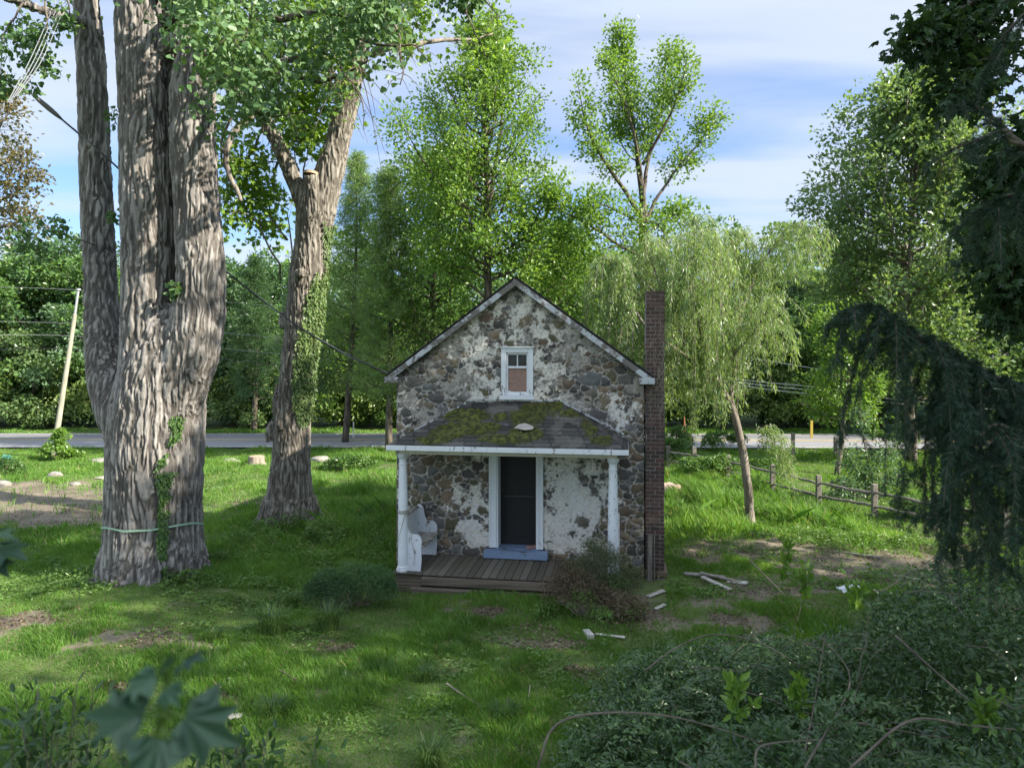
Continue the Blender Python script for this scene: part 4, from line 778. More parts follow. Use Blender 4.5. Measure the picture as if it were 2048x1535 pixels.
# ivy on its right side, and the thinner ivy streak on the big trunk
def ivy(name, label, co, zr_, centre, region, n, size, mat, seed, off=.03):
    rg = np.random.default_rng(seed); c = co[rg.permutation(len(co))]; px = CX+c[:, 0]*F_/c[:, 1]; py = HZ+(CH-c[:, 2])*F_/c[:, 1]; c = c[(c[:, 1] < centre[1]+.35)]; px = CX+c[:, 0]*F_/c[:, 1]; py = HZ+(CH-c[:, 2])*F_/c[:, 1]
    k = region(px, py, c) > rg.random(len(c)); c = c[k][:n]; ax = np.stack([np.interp(c[:, 2], zr_[0], zr_[1]), np.full(len(c), centre[1]), c[:, 2]], 1); out = nrm((c-ax)*[1, 1, 0])
    m = len(c); p = c+out*rg.uniform(.01, off, m)[:, None]; d = nrm(rg.normal(0, .5, (m, 3))+[0, 0, -.9]+out*.3); nn_ = nrm(out+rg.normal(0, .35, (m, 3))+[0, 0, .35])
    mb = MB(); mb.inst(*OVAL, p, d, nn_, size*rg.uniform(.6, 1.2, m), rg.random(m)); V0 = [c.mean(0)[0], c.mean(0)[1], 0]
    for q in range(len(mb.V)): mb.V[q] = mb.V[q]-V0
    root = tag(empty(name, tuple(V0)), label, 'ivy'); mb.build('leaves', mat, root)
    st_ = MB()
    for q in range(7):
        j = rg.integers(0, m); s0 = c[j]; line = [s0]; 
        for _ in range(10):
            cand = c[(c[:, 2] < line[-1][2]-.1) & (c[:, 2] > line[-1][2]-.4) & (abs(c[:, 0]-line[-1][0]) < .15)]
            if not len(cand): break
            line.append(cand[rg.integers(0, len(cand))])
        if len(line) > 2: st_.tube(catmull(line, 3*len(line))-V0, .008, 4, False)
    if st_.n: st_.build('stems', M['twig'], root)
def reg2(px, py, c):
    cxl = np.interp(py, [430, 540, 660, 760, 830], [652, 650, 625, 606, 600]); w = np.interp(py, [430, 470, 540, 600, 700, 800, 850], [8, 22, 26, 34, 34, 26, 8])
    n = fbm(c*2.2, 3, 55); gap = (abs(px-np.interp(py, [430, 545], [638, 640])) < 7) & (py < 545) & (py > 455)
    return np.where((py > 425) & (py < 850), (smooth(w*1.05, w*.75, abs(px-cxl-6)))*smooth(.30, .45, n+.12)*(~gap)*(py > 440+10*(px > 650)), 0)*np.where(py < 545, .45, 1)
ivy('ivy_vine', 'dense variegated ivy climbing the right side of the forked tree', tco, ([0, 4, 8, 12], [-5.4, -5.2, -4.8, -3.9]), (0, 17.0), reg2, 6500, .085, M['leaf_ivy'], 5, .07)
def regb(px, py, c):
    cx_ = np.interp(py, [830, 870, 920, 1000, 1100], [352, 352, 330, 328, 322]); w = np.interp(py, [830, 860, 900, 940, 1000, 1080, 1150], [16, 12, 8, 22, 12, 12, 9]); n = fbm(c*3, 3, 56)
    return np.where((py > 832) & (py < 1150), smooth(w*1.1, w*.5, abs(px-cx_))*smooth(.40, .55, n), 0)
ivy('ivy_vine', 'thin dark ivy streak climbing the front of the massive trunk', gco, ([0, 9], [GK[0], GK[0]]), (0, 13.1), regb, 900, .075, M['leaf_mid'], 6, .05)
# ------------------------------------------------------------------ trees behind the house
def Pb(rows): return [P(*q) for q in rows]
# tall sweetgum-like tree straight behind the ridge
T = Tree(5); YA = 26.0
tk = T.limb(Pb([(976, 862, YA), (975, 560, YA), (972, 330, YA), (968, 200, YA), (975, 60, YA), (978, 20, YA)]), .17, .03, 24, 9, .03)
T.limb(Pb([(977, 420, YA), (990, 340, YA+.1), (1005, 250, YA+.3), (1010, 150, YA+.4)]), .10, .02, 12, 6, .05)
rg = T.rg
for k in range(74):
    py = 45+ (k/74)**.9*480; az = k*2.4+rg.normal(0, .3); wl_ = np.interp(py, [30, 90, 200, 260, 340, 420, 520], [22, 85, 130, 155, 150, 150, 140])
    p0, _ = sample(tk, np.array([1-(py+40)/900.])); p0 = P(972, py+45, YA); L = wl_*YA/F_*rg.uniform(.7, 1.1); el = np.interp(py, [30, 200, 520], [1.1, .75, .35])
    d = np.array([math.cos(az)*math.cos(el)*.95, math.sin(az)*math.cos(el)*.9, math.sin(el)]); lp = T.limb([p0, p0+d*L*.55, p0+d*L*1.02+[0, 0, .10*L]], .045, .008, 8, 5, .25)
    for q in T.subs(lp, 7, L*.34+.2, .40, .2, 1, up=.2, out=.6, r=.012, draw=.4): T.leaves(q, 46, .22, .14, flat=.35)
for rows in ([(970, 430, YA), (900, 400, YA-.5), (840, 300, YA-1), (800, 245, YA-1)], [(972, 500, YA), (900, 470, YA+1), (850, 440, YA+1), (830, 380, YA+1)], [(975, 520, YA), (1040, 480, YA-.5), (1085, 420, YA-1), (1110, 370, YA-1)], [(975, 640, YA), (1040, 600, YA), (1110, 560, YA+.5), (1140, 500, YA+.5)], [(975, 600, YA), (930, 560, YA), (880, 530, YA), (850, 480, YA)], [(975, 560, YA), (1030, 540, YA), (1090, 520, YA), (1130, 540, YA)], [(975, 400, YA), (930, 330, YA+1), (880, 260, YA+1.4), (870, 200, YA+1.4)]):
    lp = T.limb(Pb(rows), .06, .012, 12, 6, .15)
    for q in T.subs(lp, 30, 1.0, .7, .2, 1, up=.2, out=.7, r=.012, draw=.5): T.leaves(q, 46, .25, .14, flat=.35)
T.limb(Pb([(972, 415, YA-.2), (940, 388, YA-.6), (905, 370, YA-.8), (895, 350, YA-.8)]), .03, .01, 10, 5, .1)
T.finish('sweetgum_tree', 'tall narrow bright green tree rising straight behind the gable peak', 'tree', M['leaf_bright'], M['bark'], P(976, 862, YA)*[1, 1, 0])
# open three-stemmed sweetgum right of it
T = Tree(6); YB = 27.0
limbs = [([(1290, 850, YB), (1287, 500, YB), (1285, 380, YB), (1280, 280, YB), (1260, 170, YB), (1240, 70, YB)], .20, .02, [(.35, 0)], .50),
 ([(1287, 440, YB), (1250, 380, YB-.4), (1210, 320, YB-.8), (1175, 250, YB-1), (1155, 165, YB-1)], .10, .012, None, .28), ([(1287, 450, YB), (1320, 390, YB+.4), (1360, 330, YB+.6), (1405, 280, YB+.8), (1435, 225, YB+.8)], .08, .012, None, .34),
 ([(1285, 400, YB), (1300, 300, YB+.6), (1325, 200, YB+.8), (1335, 100, YB+.8)], .09, .012, None, .32), ([(1282, 350, YB), (1265, 260, YB-.6), (1240, 180, YB-.8), (1215, 110, YB-.8)], .07, .012, None, .35), ([(1285, 330, YB), (1330, 250, YB-.5), (1360, 180, YB-.8), (1375, 115, YB-.8)], .07, .012, None, .35),
 ([(1288, 450, YB), (1240, 425, YB-1), (1200, 410, YB-1.6), (1170, 420, YB-2)], .05, .012, None, .15), ([(1288, 470, YB), (1330, 440, YB+.6), (1355, 425, YB+1)], .04, .012, None, .15), ([(1300, 520, YB), (1240, 490, YB-1), (1180, 450, YB-1.5), (1120, 420, YB-2), (1100, 400, YB-2)], .07, .012, None, .1),
 ([(1240, 490, YB-1), (1200, 500, YB-1.2), (1175, 510, YB-1.2)], .03, .01, None, .2), ([(1282, 330, YB), (1250, 300, YB+.5), (1225, 240, YB+.8)], .04, .01, None, .5), ([(1290, 500, YB), (1330, 470, YB), (1300, 440, YB-.5), (1270, 460, YB-1)], .04, .01, None, .2)]
for rows, r0, r1, tt, t0 in limbs:
    lp = T.limb(Pb(rows), r0, r1, 18, 7, .06); L = np.linalg.norm(lp[-1]-lp[0]); n_ = int(L*11*(1-t0))+7
    for q in T.subs(lp, n_, 1.05, .45, t0, 1, up=.35, out=.72, r=.014, draw=.8): T.leaves(q, 34, .17, .14, flat=.3, t0=.2)
T.limb(Pb([(1283, 370, YB), (1275, 345, YB-.2), (1270, 330, YB-.2)]), .02, .005, 6, 4)
T.finish('sweetgum_tree', 'open airy tree with long bare forks, left of the willow and right of the gable', 'tree', M['leaf_bright'], M['bark'], P(1290, 850, YB)*[1, 1, 0])
# weeping willow
T = Tree(7, LANCE); YW = 17.0
T.limb(Pb([(1503, 1062, YW), (1497, 1000, YW), (1488, 930, YW), (1478, 870, YW), (1460, 800, YW)]), .115, .085, 16, 9, .05)
wl_l = []
for rows, r0 in (([(1460, 805, YW), (1440, 770, YW-.2), (1412, 745, YW-.4), (1370, 690, YW-.6), (1330, 600, YW-.5), (1300, 520, YW-.3), (1290, 480, YW)], .07), ([(1462, 800, YW), (1468, 740, YW+.2), (1462, 680, YW+.3), (1440, 600, YW+.3), (1420, 500, YW+.3), (1385, 440, YW+.3)], .06),
                 ([(1440, 770, YW-.2), (1400, 660, YW-.8), (1380, 560, YW-1.0), (1400, 470, YW-.8)], .05), ([(1464, 700, YW), (1490, 620, YW+.6), (1520, 540, YW+.8), (1555, 485, YW+.9), (1600, 458, YW+1), (1628, 478, YW+1)], .04), ([(1412, 745, YW-.4), (1350, 700, YW-1.2), (1280, 640, YW-1.2), (1240, 560, YW-.8), (1225, 520, YW-.6)], .04),
                 ([(1460, 720, YW), (1510, 660, YW-.6), (1540, 610, YW-1)], .04), ([(1440, 600, YW+.3), (1480, 520, YW+1), (1475, 470, YW+1.2)], .03), ([(1370, 690, YW-.6), (1320, 620, YW+.8), (1290, 560, YW+1.4), (1340, 480, YW+1.6)], .04), ([(1330, 600, YW-.5), (1260, 540, YW+.6), (1215, 530, YW+.8)], .03),
                 ([(1462, 780, YW), (1420, 720, YW+1), (1380, 640, YW+1.6), (1420, 560, YW+1.6)], .03)):
    lp = T.limb(Pb(rows), r0, .012, 18, 6, .08); wl_l.append(lp)
rg = T.rg
for li, lp in enumerate(wl_l):
    n_ = [85, 90, 82, 66, 72, 44, 50, 66, 46, 56][li]; ts = rg.uniform(.30, 1, n_); pos, tg = sample(lp, ts)
    for k in range(n_):
        a = rg.uniform(0, 6.28); out = np.array([math.cos(a), math.sin(a), 0]); Lo = rg.uniform(.15, .75); dr_ = rg.uniform(.7, 2.3)*(.55 if li in (3, 5) else 1.0)
        if pos[k][2] < 5: dr_ *= .7
        q = catmull([pos[k], pos[k]+out*Lo*.5+[0, 0, .22], pos[k]+out*Lo+[0, 0, -.05], pos[k]+out*(Lo+.12)+[0, 0, -dr_*.5], pos[k]+out*(Lo+.14)+rg.normal(0, .05, 3)+[0, 0, -dr_]], 12)
        T.w.tube(q, .0045, 3, False); T.leaves(q, int(30+dr_*38), .035, .13, t0=.05, down=1.1, flat=.0)
for kk in range(16):     # low sprouts by the trunk foot
    a = rg.uniform(0, 6.28); p0 = P(1515, 880+rg.uniform(-20, 30), YW); q = catmull([p0, p0+[.3*rg.random()+.1, rg.normal(0, .2), .15], p0+[.45+.35*rg.random(), rg.normal(0, .25), -.2], p0+[.5+.4*rg.random(), rg.normal(0, .3), -.9]], 10); T.w.tube(q, .005, 3, False); T.leaves(q, 70, .05, .12, down=.9, flat=0)
T.finish('willow_tree', 'weeping willow with a thin leaning trunk on the right of the chimney', 'tree', M['leaf_willow'], M['bark_pale'], P(1503, 1053, YW)*[1, 1, 0])
M['leaf_cyp'] = leaf_mat('leaf_cyp', (.11, .18, .07), (.17, .27, .10), (.25, .37, .14), trans=.45)
# feathery cypress-like trees left of the sweetgum
def feather(seed, px, Yc, ptop, pbase, wpx, label, mat, flat=False, h0=.18, dens=1.0, base_px=None, name='cypress_tree'):
    T = Tree(seed, LANCE); top = P(px, ptop, Yc); base = np.array([P(base_px or px, 800, Yc)[0], Yc, 0]); H = top[2]
    tk = T.limb([base, (base+top)/2+[.1, 0, 0], top], .17, .015, 20, 7, .03); rg = T.rg; n_ = int(75*dens)
    for k in range(n_):
        u = ((k+.5)/n_); h = h0+(1-h0)*u; L = wpx*Yc/F_*(.12+.9*min(1, (1-u)*1.5))*rg.uniform(.65, 1.15); az = k*2.4+rg.normal(0, .25); el = .18+.6*u
        p0, _ = sample(tk, np.array([h*.98])); p0 = p0[0]; d = np.array([math.cos(az)*math.cos(el), math.sin(az)*math.cos(el), math.sin(el)])
        lp = T.limb([p0, p0+d*L*.5, p0+d*L+[0, 0, .05*L]], .035*(1-u)+.01, .005, 8, 4, .15)
        for q in T.subs(lp, int(9+L*3), L*.25+.25, .3, .12, 1, up=.05, out=.6, r=.006, draw=.3, droop=.1): T.leaves(q, 34, .10, .17, down=.15, flat=.3)
    T.finish(name, label, 'tree', mat, M['bark'], base)
feather(8, 778, 30.0, 335, 0, 92, 'slender feathery tree with a straight dark trunk left of the gable', M['leaf_cyp'])
feather(9, 715, 33.0, 305, 0, 92, 'feathery tree with upswept limbs just right of the ivy-clad trunk', M['leaf_cyp'], base_px=690)
feather(18, 600, 34.0, 505, 0, 66, 'small feathery tree seen low between the two near trunks', M['leaf_bluish'], base_px=605, dens=.7)
feather(19, 508, 38.0, 512, 0, 62, 'dark pointed conifer top left of the forked tree', M['leaf_dark'], dens=.9, name='conifer_tree')
feather(20, 1592, 42.0, 545, 0, 52, 'soft blue-green pine top between willow and the big right-hand tree', M['leaf_bluish'], dens=.8, name='pine_tree')
# broad tree behind the sweetgum
T = Tree(10); auto(T, 12.6, .18, 3.6, oval, 60, 9, 30, .19, base=(-3.2, 31.5, 0), r=.22, el0=.2, el1=1.0, spread=.3)
T.finish('broadleaf_tree', 'mid green bushy tree behind the tall narrow one, left of the gable peak', 'tree', M['leaf_mid'], M['bark'], (-3.2, 31.5, 0))
T = Tree(11); auto(T, 9.2, .12, 3.3, oval, 46, 9, 30, .19, base=(2.1, 30.5, 0), r=.2, el0=.2, el1=.9, spread=.3)
T.finish('broadleaf_tree', 'bright bushy tree showing over the right roof slope of the house', 'tree', M['leaf_bright'], M['bark'], (2.1, 30.5, 0))
# big loose tree on the right
T = Tree(12); YC = 27.5; bx = P(1822, 800, YC)[0]
auto(T, 14.9, .16, 3.3, lambda u: (.35+.85*math.sin(math.pi*min(u*.9+.12, 1))**.8) if u < .75 else 1.0*(1-u)*2.6+.18, 100, 11, 38, .20, base=(bx, YC, 0), r=.24, el0=.2, el1=1.0, spread=.26, lean=(.3, 0), draw=.8)
T.finish('cottonwood_tree', 'big pale green tree towering on the right behind the fence', 'tree', M['leaf_olive'], M['bark_pale'], (bx, YC, 0))
T = Tree(13); YS = 24.4; b0 = P(1674, 947, YS); b0[2] = 0
tk = T.limb([b0, P(1684, 880, YS), P(1690, 820, YS), P(1698, 740, YS), P(1690, 640, YS)], .10, .03, 14, 7, .05); rg = T.rg
for k in range(34):
    h = rg.uniform(.38, 1); az = k*2.4; L = rg.uniform(.8, 1.45)*(1.1 if h < .8 else .8); p0, _ = sample(tk, np.array([h])); d = np.array([math.cos(az), math.sin(az), .45]); lp = T.limb([p0[0], p0[0]+d*L*.5, p0[0]+d*L], .025, .006, 7, 4, .2)
    for q in T.subs(lp, 9, .6, .4, .2, 1, up=.1, out=.65, r=.008, draw=.5): T.leaves(q, 30, .17, .13, flat=.7)
T.finish('young_tree', 'small bright tree with a thin leaning trunk behind the split rail fence', 'tree', M['leaf_bright'], M['bark_pale'], b0)
# ------------------------------------------------------------------ woods across the road
rg = np.random.default_rng(99)
def clumps(mb, cs, rs, n, size, tm=DIA, flat=.35, sq=.8, inner=.55, rg=rg):
    """leaves on the outer shells of many overlapping soft clumps"""
    for c, r_, k in zip(cs, rs, np.broadcast_to(n, (len(cs),))):
        d = nrm(rg.normal(0, 1, (k, 3))); d[:, 2] = np.where(d[:, 2] < -.35, -d[:, 2], d[:, 2]); rr = r_*(inner+(1-inner)*rg.random(k)**.5)[:, None]*(.82+.36*vnoise(d*2.3+c*3.1, 4))[:, None]
        p = c+d*rr*[1, 1, sq]; dr_ = nrm(d*.6+rg.normal(0, .6, (k, 3))+[0, 0, -.2]); nn_ = nrm(d*.5+rg.normal(0, .55, (k, 3))+[0, 0, flat]); mb.inst(*tm, p, dr_, nn_, size*rg.uniform(.6, 1.35, k), np.clip(rg.normal(.5, .2)+rg.normal(0, .18, k), 0, 1))
def shaggy(T, H, Rr, nb, nleaf, size, base, low=.12, r=.14):
    """bushy edge-of-wood tree: clumps along real limbs"""
    base = np.array(base, float); rg = T.rg; tk = T.limb([base-[0, 0, .2], base+[rg.normal(0, .3), 0, H*.5], base+[rg.normal(0, .5), 0, H*.97]], r, .03, 14, 6, .1)
    for k in range(nb):
        h = low+(1-low)*((k+.5)/nb); az = k*2.4+rg.normal(0, .4); e = math.sin(math.pi*min(.12+h*.80, 1))**.7; L = Rr*e*rg.uniform(.55, 1.15); p0, _ = sample(tk, np.array([max(h-.12, .02)])); p0 = p0[0]
        d = np.array([math.cos(az), math.sin(az), .35+.6*h]); lp = T.limb([p0, p0+d*L*.5, p0+d*L], .04, .01, 6, 4, .2)
        for u in np.linspace(.35, 1, 4):
            c = sample(lp, np.array([u]))[0][0]; cr = rg.uniform(.38, .72)*(Rr/3.0)**.5; kk = nleaf; dd_ = nrm(rg.normal(0, 1, (kk, 3))); dd_[:, 2] = np.where(dd_[:, 2] < -.5, -dd_[:, 2], dd_[:, 2])
            T.P.append(c+dd_*cr*(.45+.62*rg.random((kk, 1))**.6)*[1.15, 1.15, .75]); T.D.append(nrm(dd_*.6+rg.normal(0, .6, (kk, 3))+[0, 0, -.25])); T.N.append(nrm(dd_*.5+rg.normal(0, .55, (kk, 3))+[0, 0, .4])); T.S.append(size*rg.uniform(.6, 1.3, kk))
protos = []
for k, (H, Rr, nb, lm, nm) in enumerate([(8.0, 3.2, 34, 'leaf_mid', 'edge_tree'), (7.0, 2.9, 30, 'leaf_bluish', 'edge_tree'), (9.0, 3.3, 38, 'leaf_dark', 'edge_tree'), (6.2, 2.8, 26, 'leaf_bright', 'edge_tree'), (5.6, 2.7, 26, 'leaf_olive', 'edge_tree')]):
    T = Tree(200+k); shaggy(T, H, Rr, nb, 100, .21, (0, 0, 0)); protos.append((T, H, lm, nm))
edge = [  # px, Y, top py, kind, label
 (20, 42.0, 545, 0, 'mid green round tree at the left edge of the woods across the road'), (95, 43.5, 520, 2, 'dark tall tree behind the leaning pole at the far left'),
 (150, 41.0, 640, 1, 'low silvery green tree between the leaning pole and the massive trunk'), (60, 40.0, 690, 4, 'yellowish low tree left of the leaning pole, beside the road'),
 (235, 42.5, 560, 0, 'green tree showing through the fork of the massive trunk'), (465, 41.5, 600, 1, 'silvery green tree just right of the massive trunk'),
 (520, 43.0, 560, 2, 'dark tree under the pointed conifer top'), (505, 40.0, 700, 4, 'yellowish low tree between the two near trunks, beside the road'),
 (560, 41.5, 640, 0, 'green tree touching the left outline of the ivy-clad trunk'), (680, 41.0, 655, 3, 'bright green tree just right of the ivy-clad trunk'),
 (735, 43.0, 600, 1, 'silvery green tree at the foot of the slender feathery tree'), (770, 40.2, 700, 0, 'low green tree left of the house eave, beside the road'),
 (830, 42.0, 600, 3, 'bright green tree behind the left roof slope of the house'), (900, 44.0, 570, 0, 'green tree behind the gable, left of the narrow trunk'),
 (1100, 43.0, 590, 1, 'green tree behind the right roof slope of the house'), (1180, 44.0, 560, 2, 'dark tree between the gable and the chimney'),
 (1370, 42.0, 620, 0, 'green tree behind the willow, just right of the chimney'), (1440, 40.0, 740, 1, 'low silvery shrubby tree behind the willow trunk'),
 (1520, 43.0, 620, 2, 'dark tree behind the right half of the willow'), (1590, 40.5, 700, 0, 'low green tree left of the yellow marker post'),
 (1610, 44.0, 575, 4, 'pale tree below the soft pine top, right of the willow'), (1680, 41.0, 640, 3, 'bright tree behind the small leaning fence-side tree'),
 (1760, 38.0, 640, 0, 'green tree low behind the big right-hand tree'), (1850, 37.0, 560, 1, 'silvery green tree right of the big right-hand tree'),
 (1940, 36.0, 600, 2, 'dark tree behind the hanging spruce twigs'), (2030, 36.0, 560, 0, 'green tree at the right edge of the woods across the road'),
 (2130, 36.5, 560, 4, None), (-60, 42, 560, 2, None), (-160, 41, 570, 0, None), (2240, 36.5, 560, 2, None)]
used = {}
for k, (px, Yc, top, kd, lab) in enumerate(edge):
    T, H, lm, nm = protos[kd]; loc_ = (P(px, 0, Yc)[0], Yc, 0); s_ = P(px, top, Yc)[2]/H*1.13
    if lab is None: lab = {2130: 'yellowish tree beyond the right edge of the woods', -60: 'dark tree beyond the left edge of the woods', -160: 'green tree farthest left along the road', 2240: 'dark tree farthest right along the road'}[px]
    if kd not in used:
        o = T.finish(nm, lab, 'tree', M[lm], M['bark'], (0, 0, 0), 'trees at the edge of the woods across the road'); used[kd] = o; o.location = loc_; o.scale = (s_*1.05, s_*1.05, s_); o['label'] = lab
    else: copy_tree(used[kd], loc_, k*1.7, (s_*1.05, s_*1.05, s_), lab)
# hedge-like thicket under them and a deeper mass of woods behind (uncountable)
mb = MB(); NT_ = 950; xs_ = rg.uniform(-38, 44, NT_); cs = np.stack([xs_, 39.6+rg.uniform(-.9, 2.5, NT_)-.0012*np.maximum(xs_-4, 0)**2*1.6, rg.uniform(.15, 1, NT_)*3.1], 1); clumps(mb, cs, rg.uniform(.5, 1.0, NT_), 105, .18)
tag(mb.build('roadside_thicket', leaf_mat('thicket_leaf', (.10, .155, .045), (.165, .245, .065), (.25, .33, .10))), 'tangled pale green undergrowth along the far side of the road', 'undergrowth', kind='stuff')
mb = MB(); xs_ = rg.uniform(-70, 75, 900); yy_ = rg.uniform(50, 72, 900); hz = 2+rg.random(900)**.7*11.0*(.72+.5*vnoise(np.stack([xs_*.08, yy_*0], 1), 8)); cs = np.stack([xs_, yy_, hz], 1); clumps(mb, cs, rg.uniform(1.2, 2.2, 900), 120, .42)
tag(mb.build('far_woods', M['leaf_mid']), 'dense green woods far behind the roadside trees', 'woods', kind='stuff')
# ------------------------------------------------------------------ maple overhanging at the right, spruce boughs, trees that shade the yard
T = Tree(14, STAR); MBX = np.array([10.9, 9.0, 0])
tk = T.limb([MBX, MBX+[.1, 0, 6], MBX+[-.2, 0, 15.5]], .32, .05, 16, 9, .05)
def mp(rows, r0, nsub, L0, L1, nleaf, size=.105, spread=.15, t0=.2, droop=.25):
    lp = T.limb([tk[2+rows[0]]]+[P(*q) for q in rows[1:]], r0, .01, 14, 6, .15)
    for q in T.subs(lp, nsub, L0, L1, t0, 1, up=.0, out=.75, r=.010, droop=droop, draw=.8): T.leaves(q, nleaf, spread, size, down=.3, flat=.6)
mp([8, (2080, 30, 9), (1960, 50, 8.6), (1885, 85, 8.4), (1815, 92, 8.4)], .05, 34, .55, .25, 24, t0=.35, spread=.11)
mp([8, (2080, 60, 8.6), (1985, 130, 8.4), (1930, 170, 8.3), (1925, 200, 8.3)], .04, 28, .5, .3, 24, t0=.3, spread=.12)
mp([8, (2090, 0, 9.4), (1980, -20, 9), (1930, 20, 8.8), (1895, 45, 8.8)], .04, 28, .6, .4, 24, t0=.3, spread=.12)
mp([9, (2100, -90, 9.4), (1980, -100, 9), (1935, -40, 8.6)], .04, 20, .7, .5, 24)
for j, (x_, y_) in enumerate([(2020, 290), (1995, 350), (1980, 400), (1955, 450), (2010, 420), (1975, 500), (2020, 540), (2050, 380), (2050, 480), (2010, 600), (2050, 600)]):
    Yd = 8.4+(j % 4)*.4; mp([5-(j % 4), (2130, y_-10, Yd+.3), (x_+70, y_-20, Yd), (x_, y_+15, Yd)], .03, 20, .55, .35, 26, t0=.5, spread=.13)
for k in range(62):
    h = .26+.74*(k+.5)/62; az = k*2.4
    if math.cos(az) < -.15 and h < .93: continue
    L = 4.2*math.sin(math.pi*min(.15+h*.8, 1))**.8; p0 = sample(tk, np.array([h]))[0][0]; d = np.array([math.cos(az), math.sin(az), .45]); lp = T.limb([p0, p0+d*L*.5, p0+d*L], .06, .015, 8, 5, .2)
    for q in T.subs(lp, 9, 1.5, .9, .25, 1, up=.15, out=.7, r=.012, draw=.4): T.leaves(q, 30, .32, .19, flat=.6)
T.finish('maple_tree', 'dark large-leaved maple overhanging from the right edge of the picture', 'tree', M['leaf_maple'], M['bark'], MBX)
# spruce: near boughs that hang into the picture
T = Tree(15, NEEDLE); SB = np.array([5.3, 3.4, 0]); tk = T.limb([SB, SB+[0, 0, 6], SB+[0, 0, 14.5]], .24, .03, 14, 9, .02); rg = T.rg
def needles(q, dens=900, size=.036):
    L = np.linalg.norm(np.diff(q, axis=0), axis=1).sum(); n_ = int(L*dens); p, tg = sample(q, rg.random(n_)); a = rg.normal(0, 1, (n_, 3)); a = nrm(a-tg*(a*tg).sum(1, keepdims=True)); T.P.append(p+a*.003); T.D.append(nrm(tg*.75+a*.8)); T.N.append(nrm(rg.normal(0, 1, (n_, 3)))); T.S.append(size*rg.uniform(.75, 1.2, n_))
def bough(rows, r0, ntw, dmin, dmax, dens=900, side=.22, hang=1.0):
    lp = catmull([np.array(q) if len(q) == 3 and abs(q[0]) < 50 else P(*q) for q in rows], 26); T.w.tube(lp, np.linspace(r0, .006, 26), 6); needles(lp[16:], dens)
    for k in range(ntw):
        t_ = (k+rg.random())/ntw*.97+.03; p0, tg = sample(lp, np.array([t_])); p0 = p0[0]; tg = tg[0]; sd = (1 if k % 2 else -1)*rg.uniform(.3, 1)*side; perp = nrm(np.cross(tg, [0, 0, 1.])); Lh = rg.uniform(dmin, dmax)*(np.interp(t_, [0, .3, .4, .5, .62, .75, .85, 1], [1.1, 1.1, 1.0, .72, .5, .3, .08, .03]) if hang > 1.5 else 1-.5*t_)*min(hang, 1); sd *= min(1, Lh/.3)
        q = catmull([p0, p0+perp*sd*.5+tg*.05+[0, 0, -.02], p0+perp*sd+tg*.10+[0, 0, -Lh*.35], p0+perp*sd*1.1+tg*.12+rg.normal(0, .03, 3)+[0, 0, -Lh]], 12); T.w.tube(q, np.linspace(.004, .0015, 12), 4, False); needles(q, dens)
        for m_ in range(int(Lh*11)):
            u = rg.uniform(.15, .95); s0, _ = sample(q, np.array([u])); s0 = s0[0]; a = rg.normal(0, 1, 3)*[1, 1, .3]; a = nrm(a); l2 = rg.uniform(.07, .19)*min(1, Lh/.6); needles(np.array([s0, s0+a*l2*.5+[0, 0, -l2*.35], s0+a*l2*.75+[0, 0, -l2*.9]]), dens)
bough([(5.1, 3.4, 3.3), (2160, 830, 3.6), (2048, 785, 3.5), (1960, 742, 3.4), (1880, 700, 3.35), (1800, 650, 3.3), (1760, 618, 3.3), (1722, 610, 3.28), (1690, 628, 3.27)], .030, 50, .8, 1.35, hang=2)
bough([(5.1, 3.4, 3.2), (2170, 900, 3.7), (2050, 850, 3.7), (1970, 800, 3.6), (1920, 790, 3.6), (1890, 800, 3.6)], .02, 14, .8, 1.3, side=.3)
bough([(5.1, 3.4, 3.0), (2170, 960, 3.5), (2060, 920, 3.5), (1990, 900, 3.5), (1950, 930, 3.5)], .02, 14, .6, 1.0, side=.3)
bough([(5.1, 3.4, 3.1), (2180, 960, 3.4), (2080, 900, 3.2), (2000, 850, 3.1), (1960, 870, 3.0)], .02, 16, .5, .8)
bough([(5.1, 3.4, 2.6), (2190, 1000, 3.0), (2100, 960, 3.0), (2030, 930, 2.9)], .02, 14, .4, .7)
bough([(5.1, 3.4, 4.9), (2150, 330, 3.6), (2040, 285, 3.5), (1985, 235, 3.5), (1935, 205, 3.5)], .02, 14, .15, .28); bough([(5.1, 3.4, 4.9), (2120, 300, 3.3), (2020, 262, 3.3), (1960, 278, 3.3), (1900, 300, 3.3)], .012, 8, .12, .2)
bough([(5.1, 3.4, 5.8), (2140, -30, 3.4), (2060, 20, 3.4), (2010, 70, 3.4), (1998, 95, 3.4)], .015, 12, .1, .2)
bough([(5.2, 3.4, 4.6), (2160, 420, 3.6), (2080, 400, 3.6), (2020, 390, 3.6), (1975, 410, 3.6)], .02, 16, .3, .6)
for k in range(46):    # rest of the spruce, out of the picture
    h = 1.6+k*.28; az = k*2.4; 
    if math.cos(az) < -.1: continue
    L = 2.4*(1-h/16); p0 = SB+[0, 0, h]; d = np.array([math.cos(az), math.sin(az), -.1]); lp = T.limb([p0, p0+d*L*.5, p0+d*L+[0, 0, -.15]], .03, .008, 8, 5)
    for q in T.subs(lp, 16, .8, .4, .1, 1, up=-.35, out=.7, r=.006, draw=.3): needles(q, 90, .07)
T.finish('spruce_tree', 'dark blurred spruce with hanging twigs reaching in from the right edge', 'tree', M['leaf_spruce'], M['bark'], SB, crown='needles')
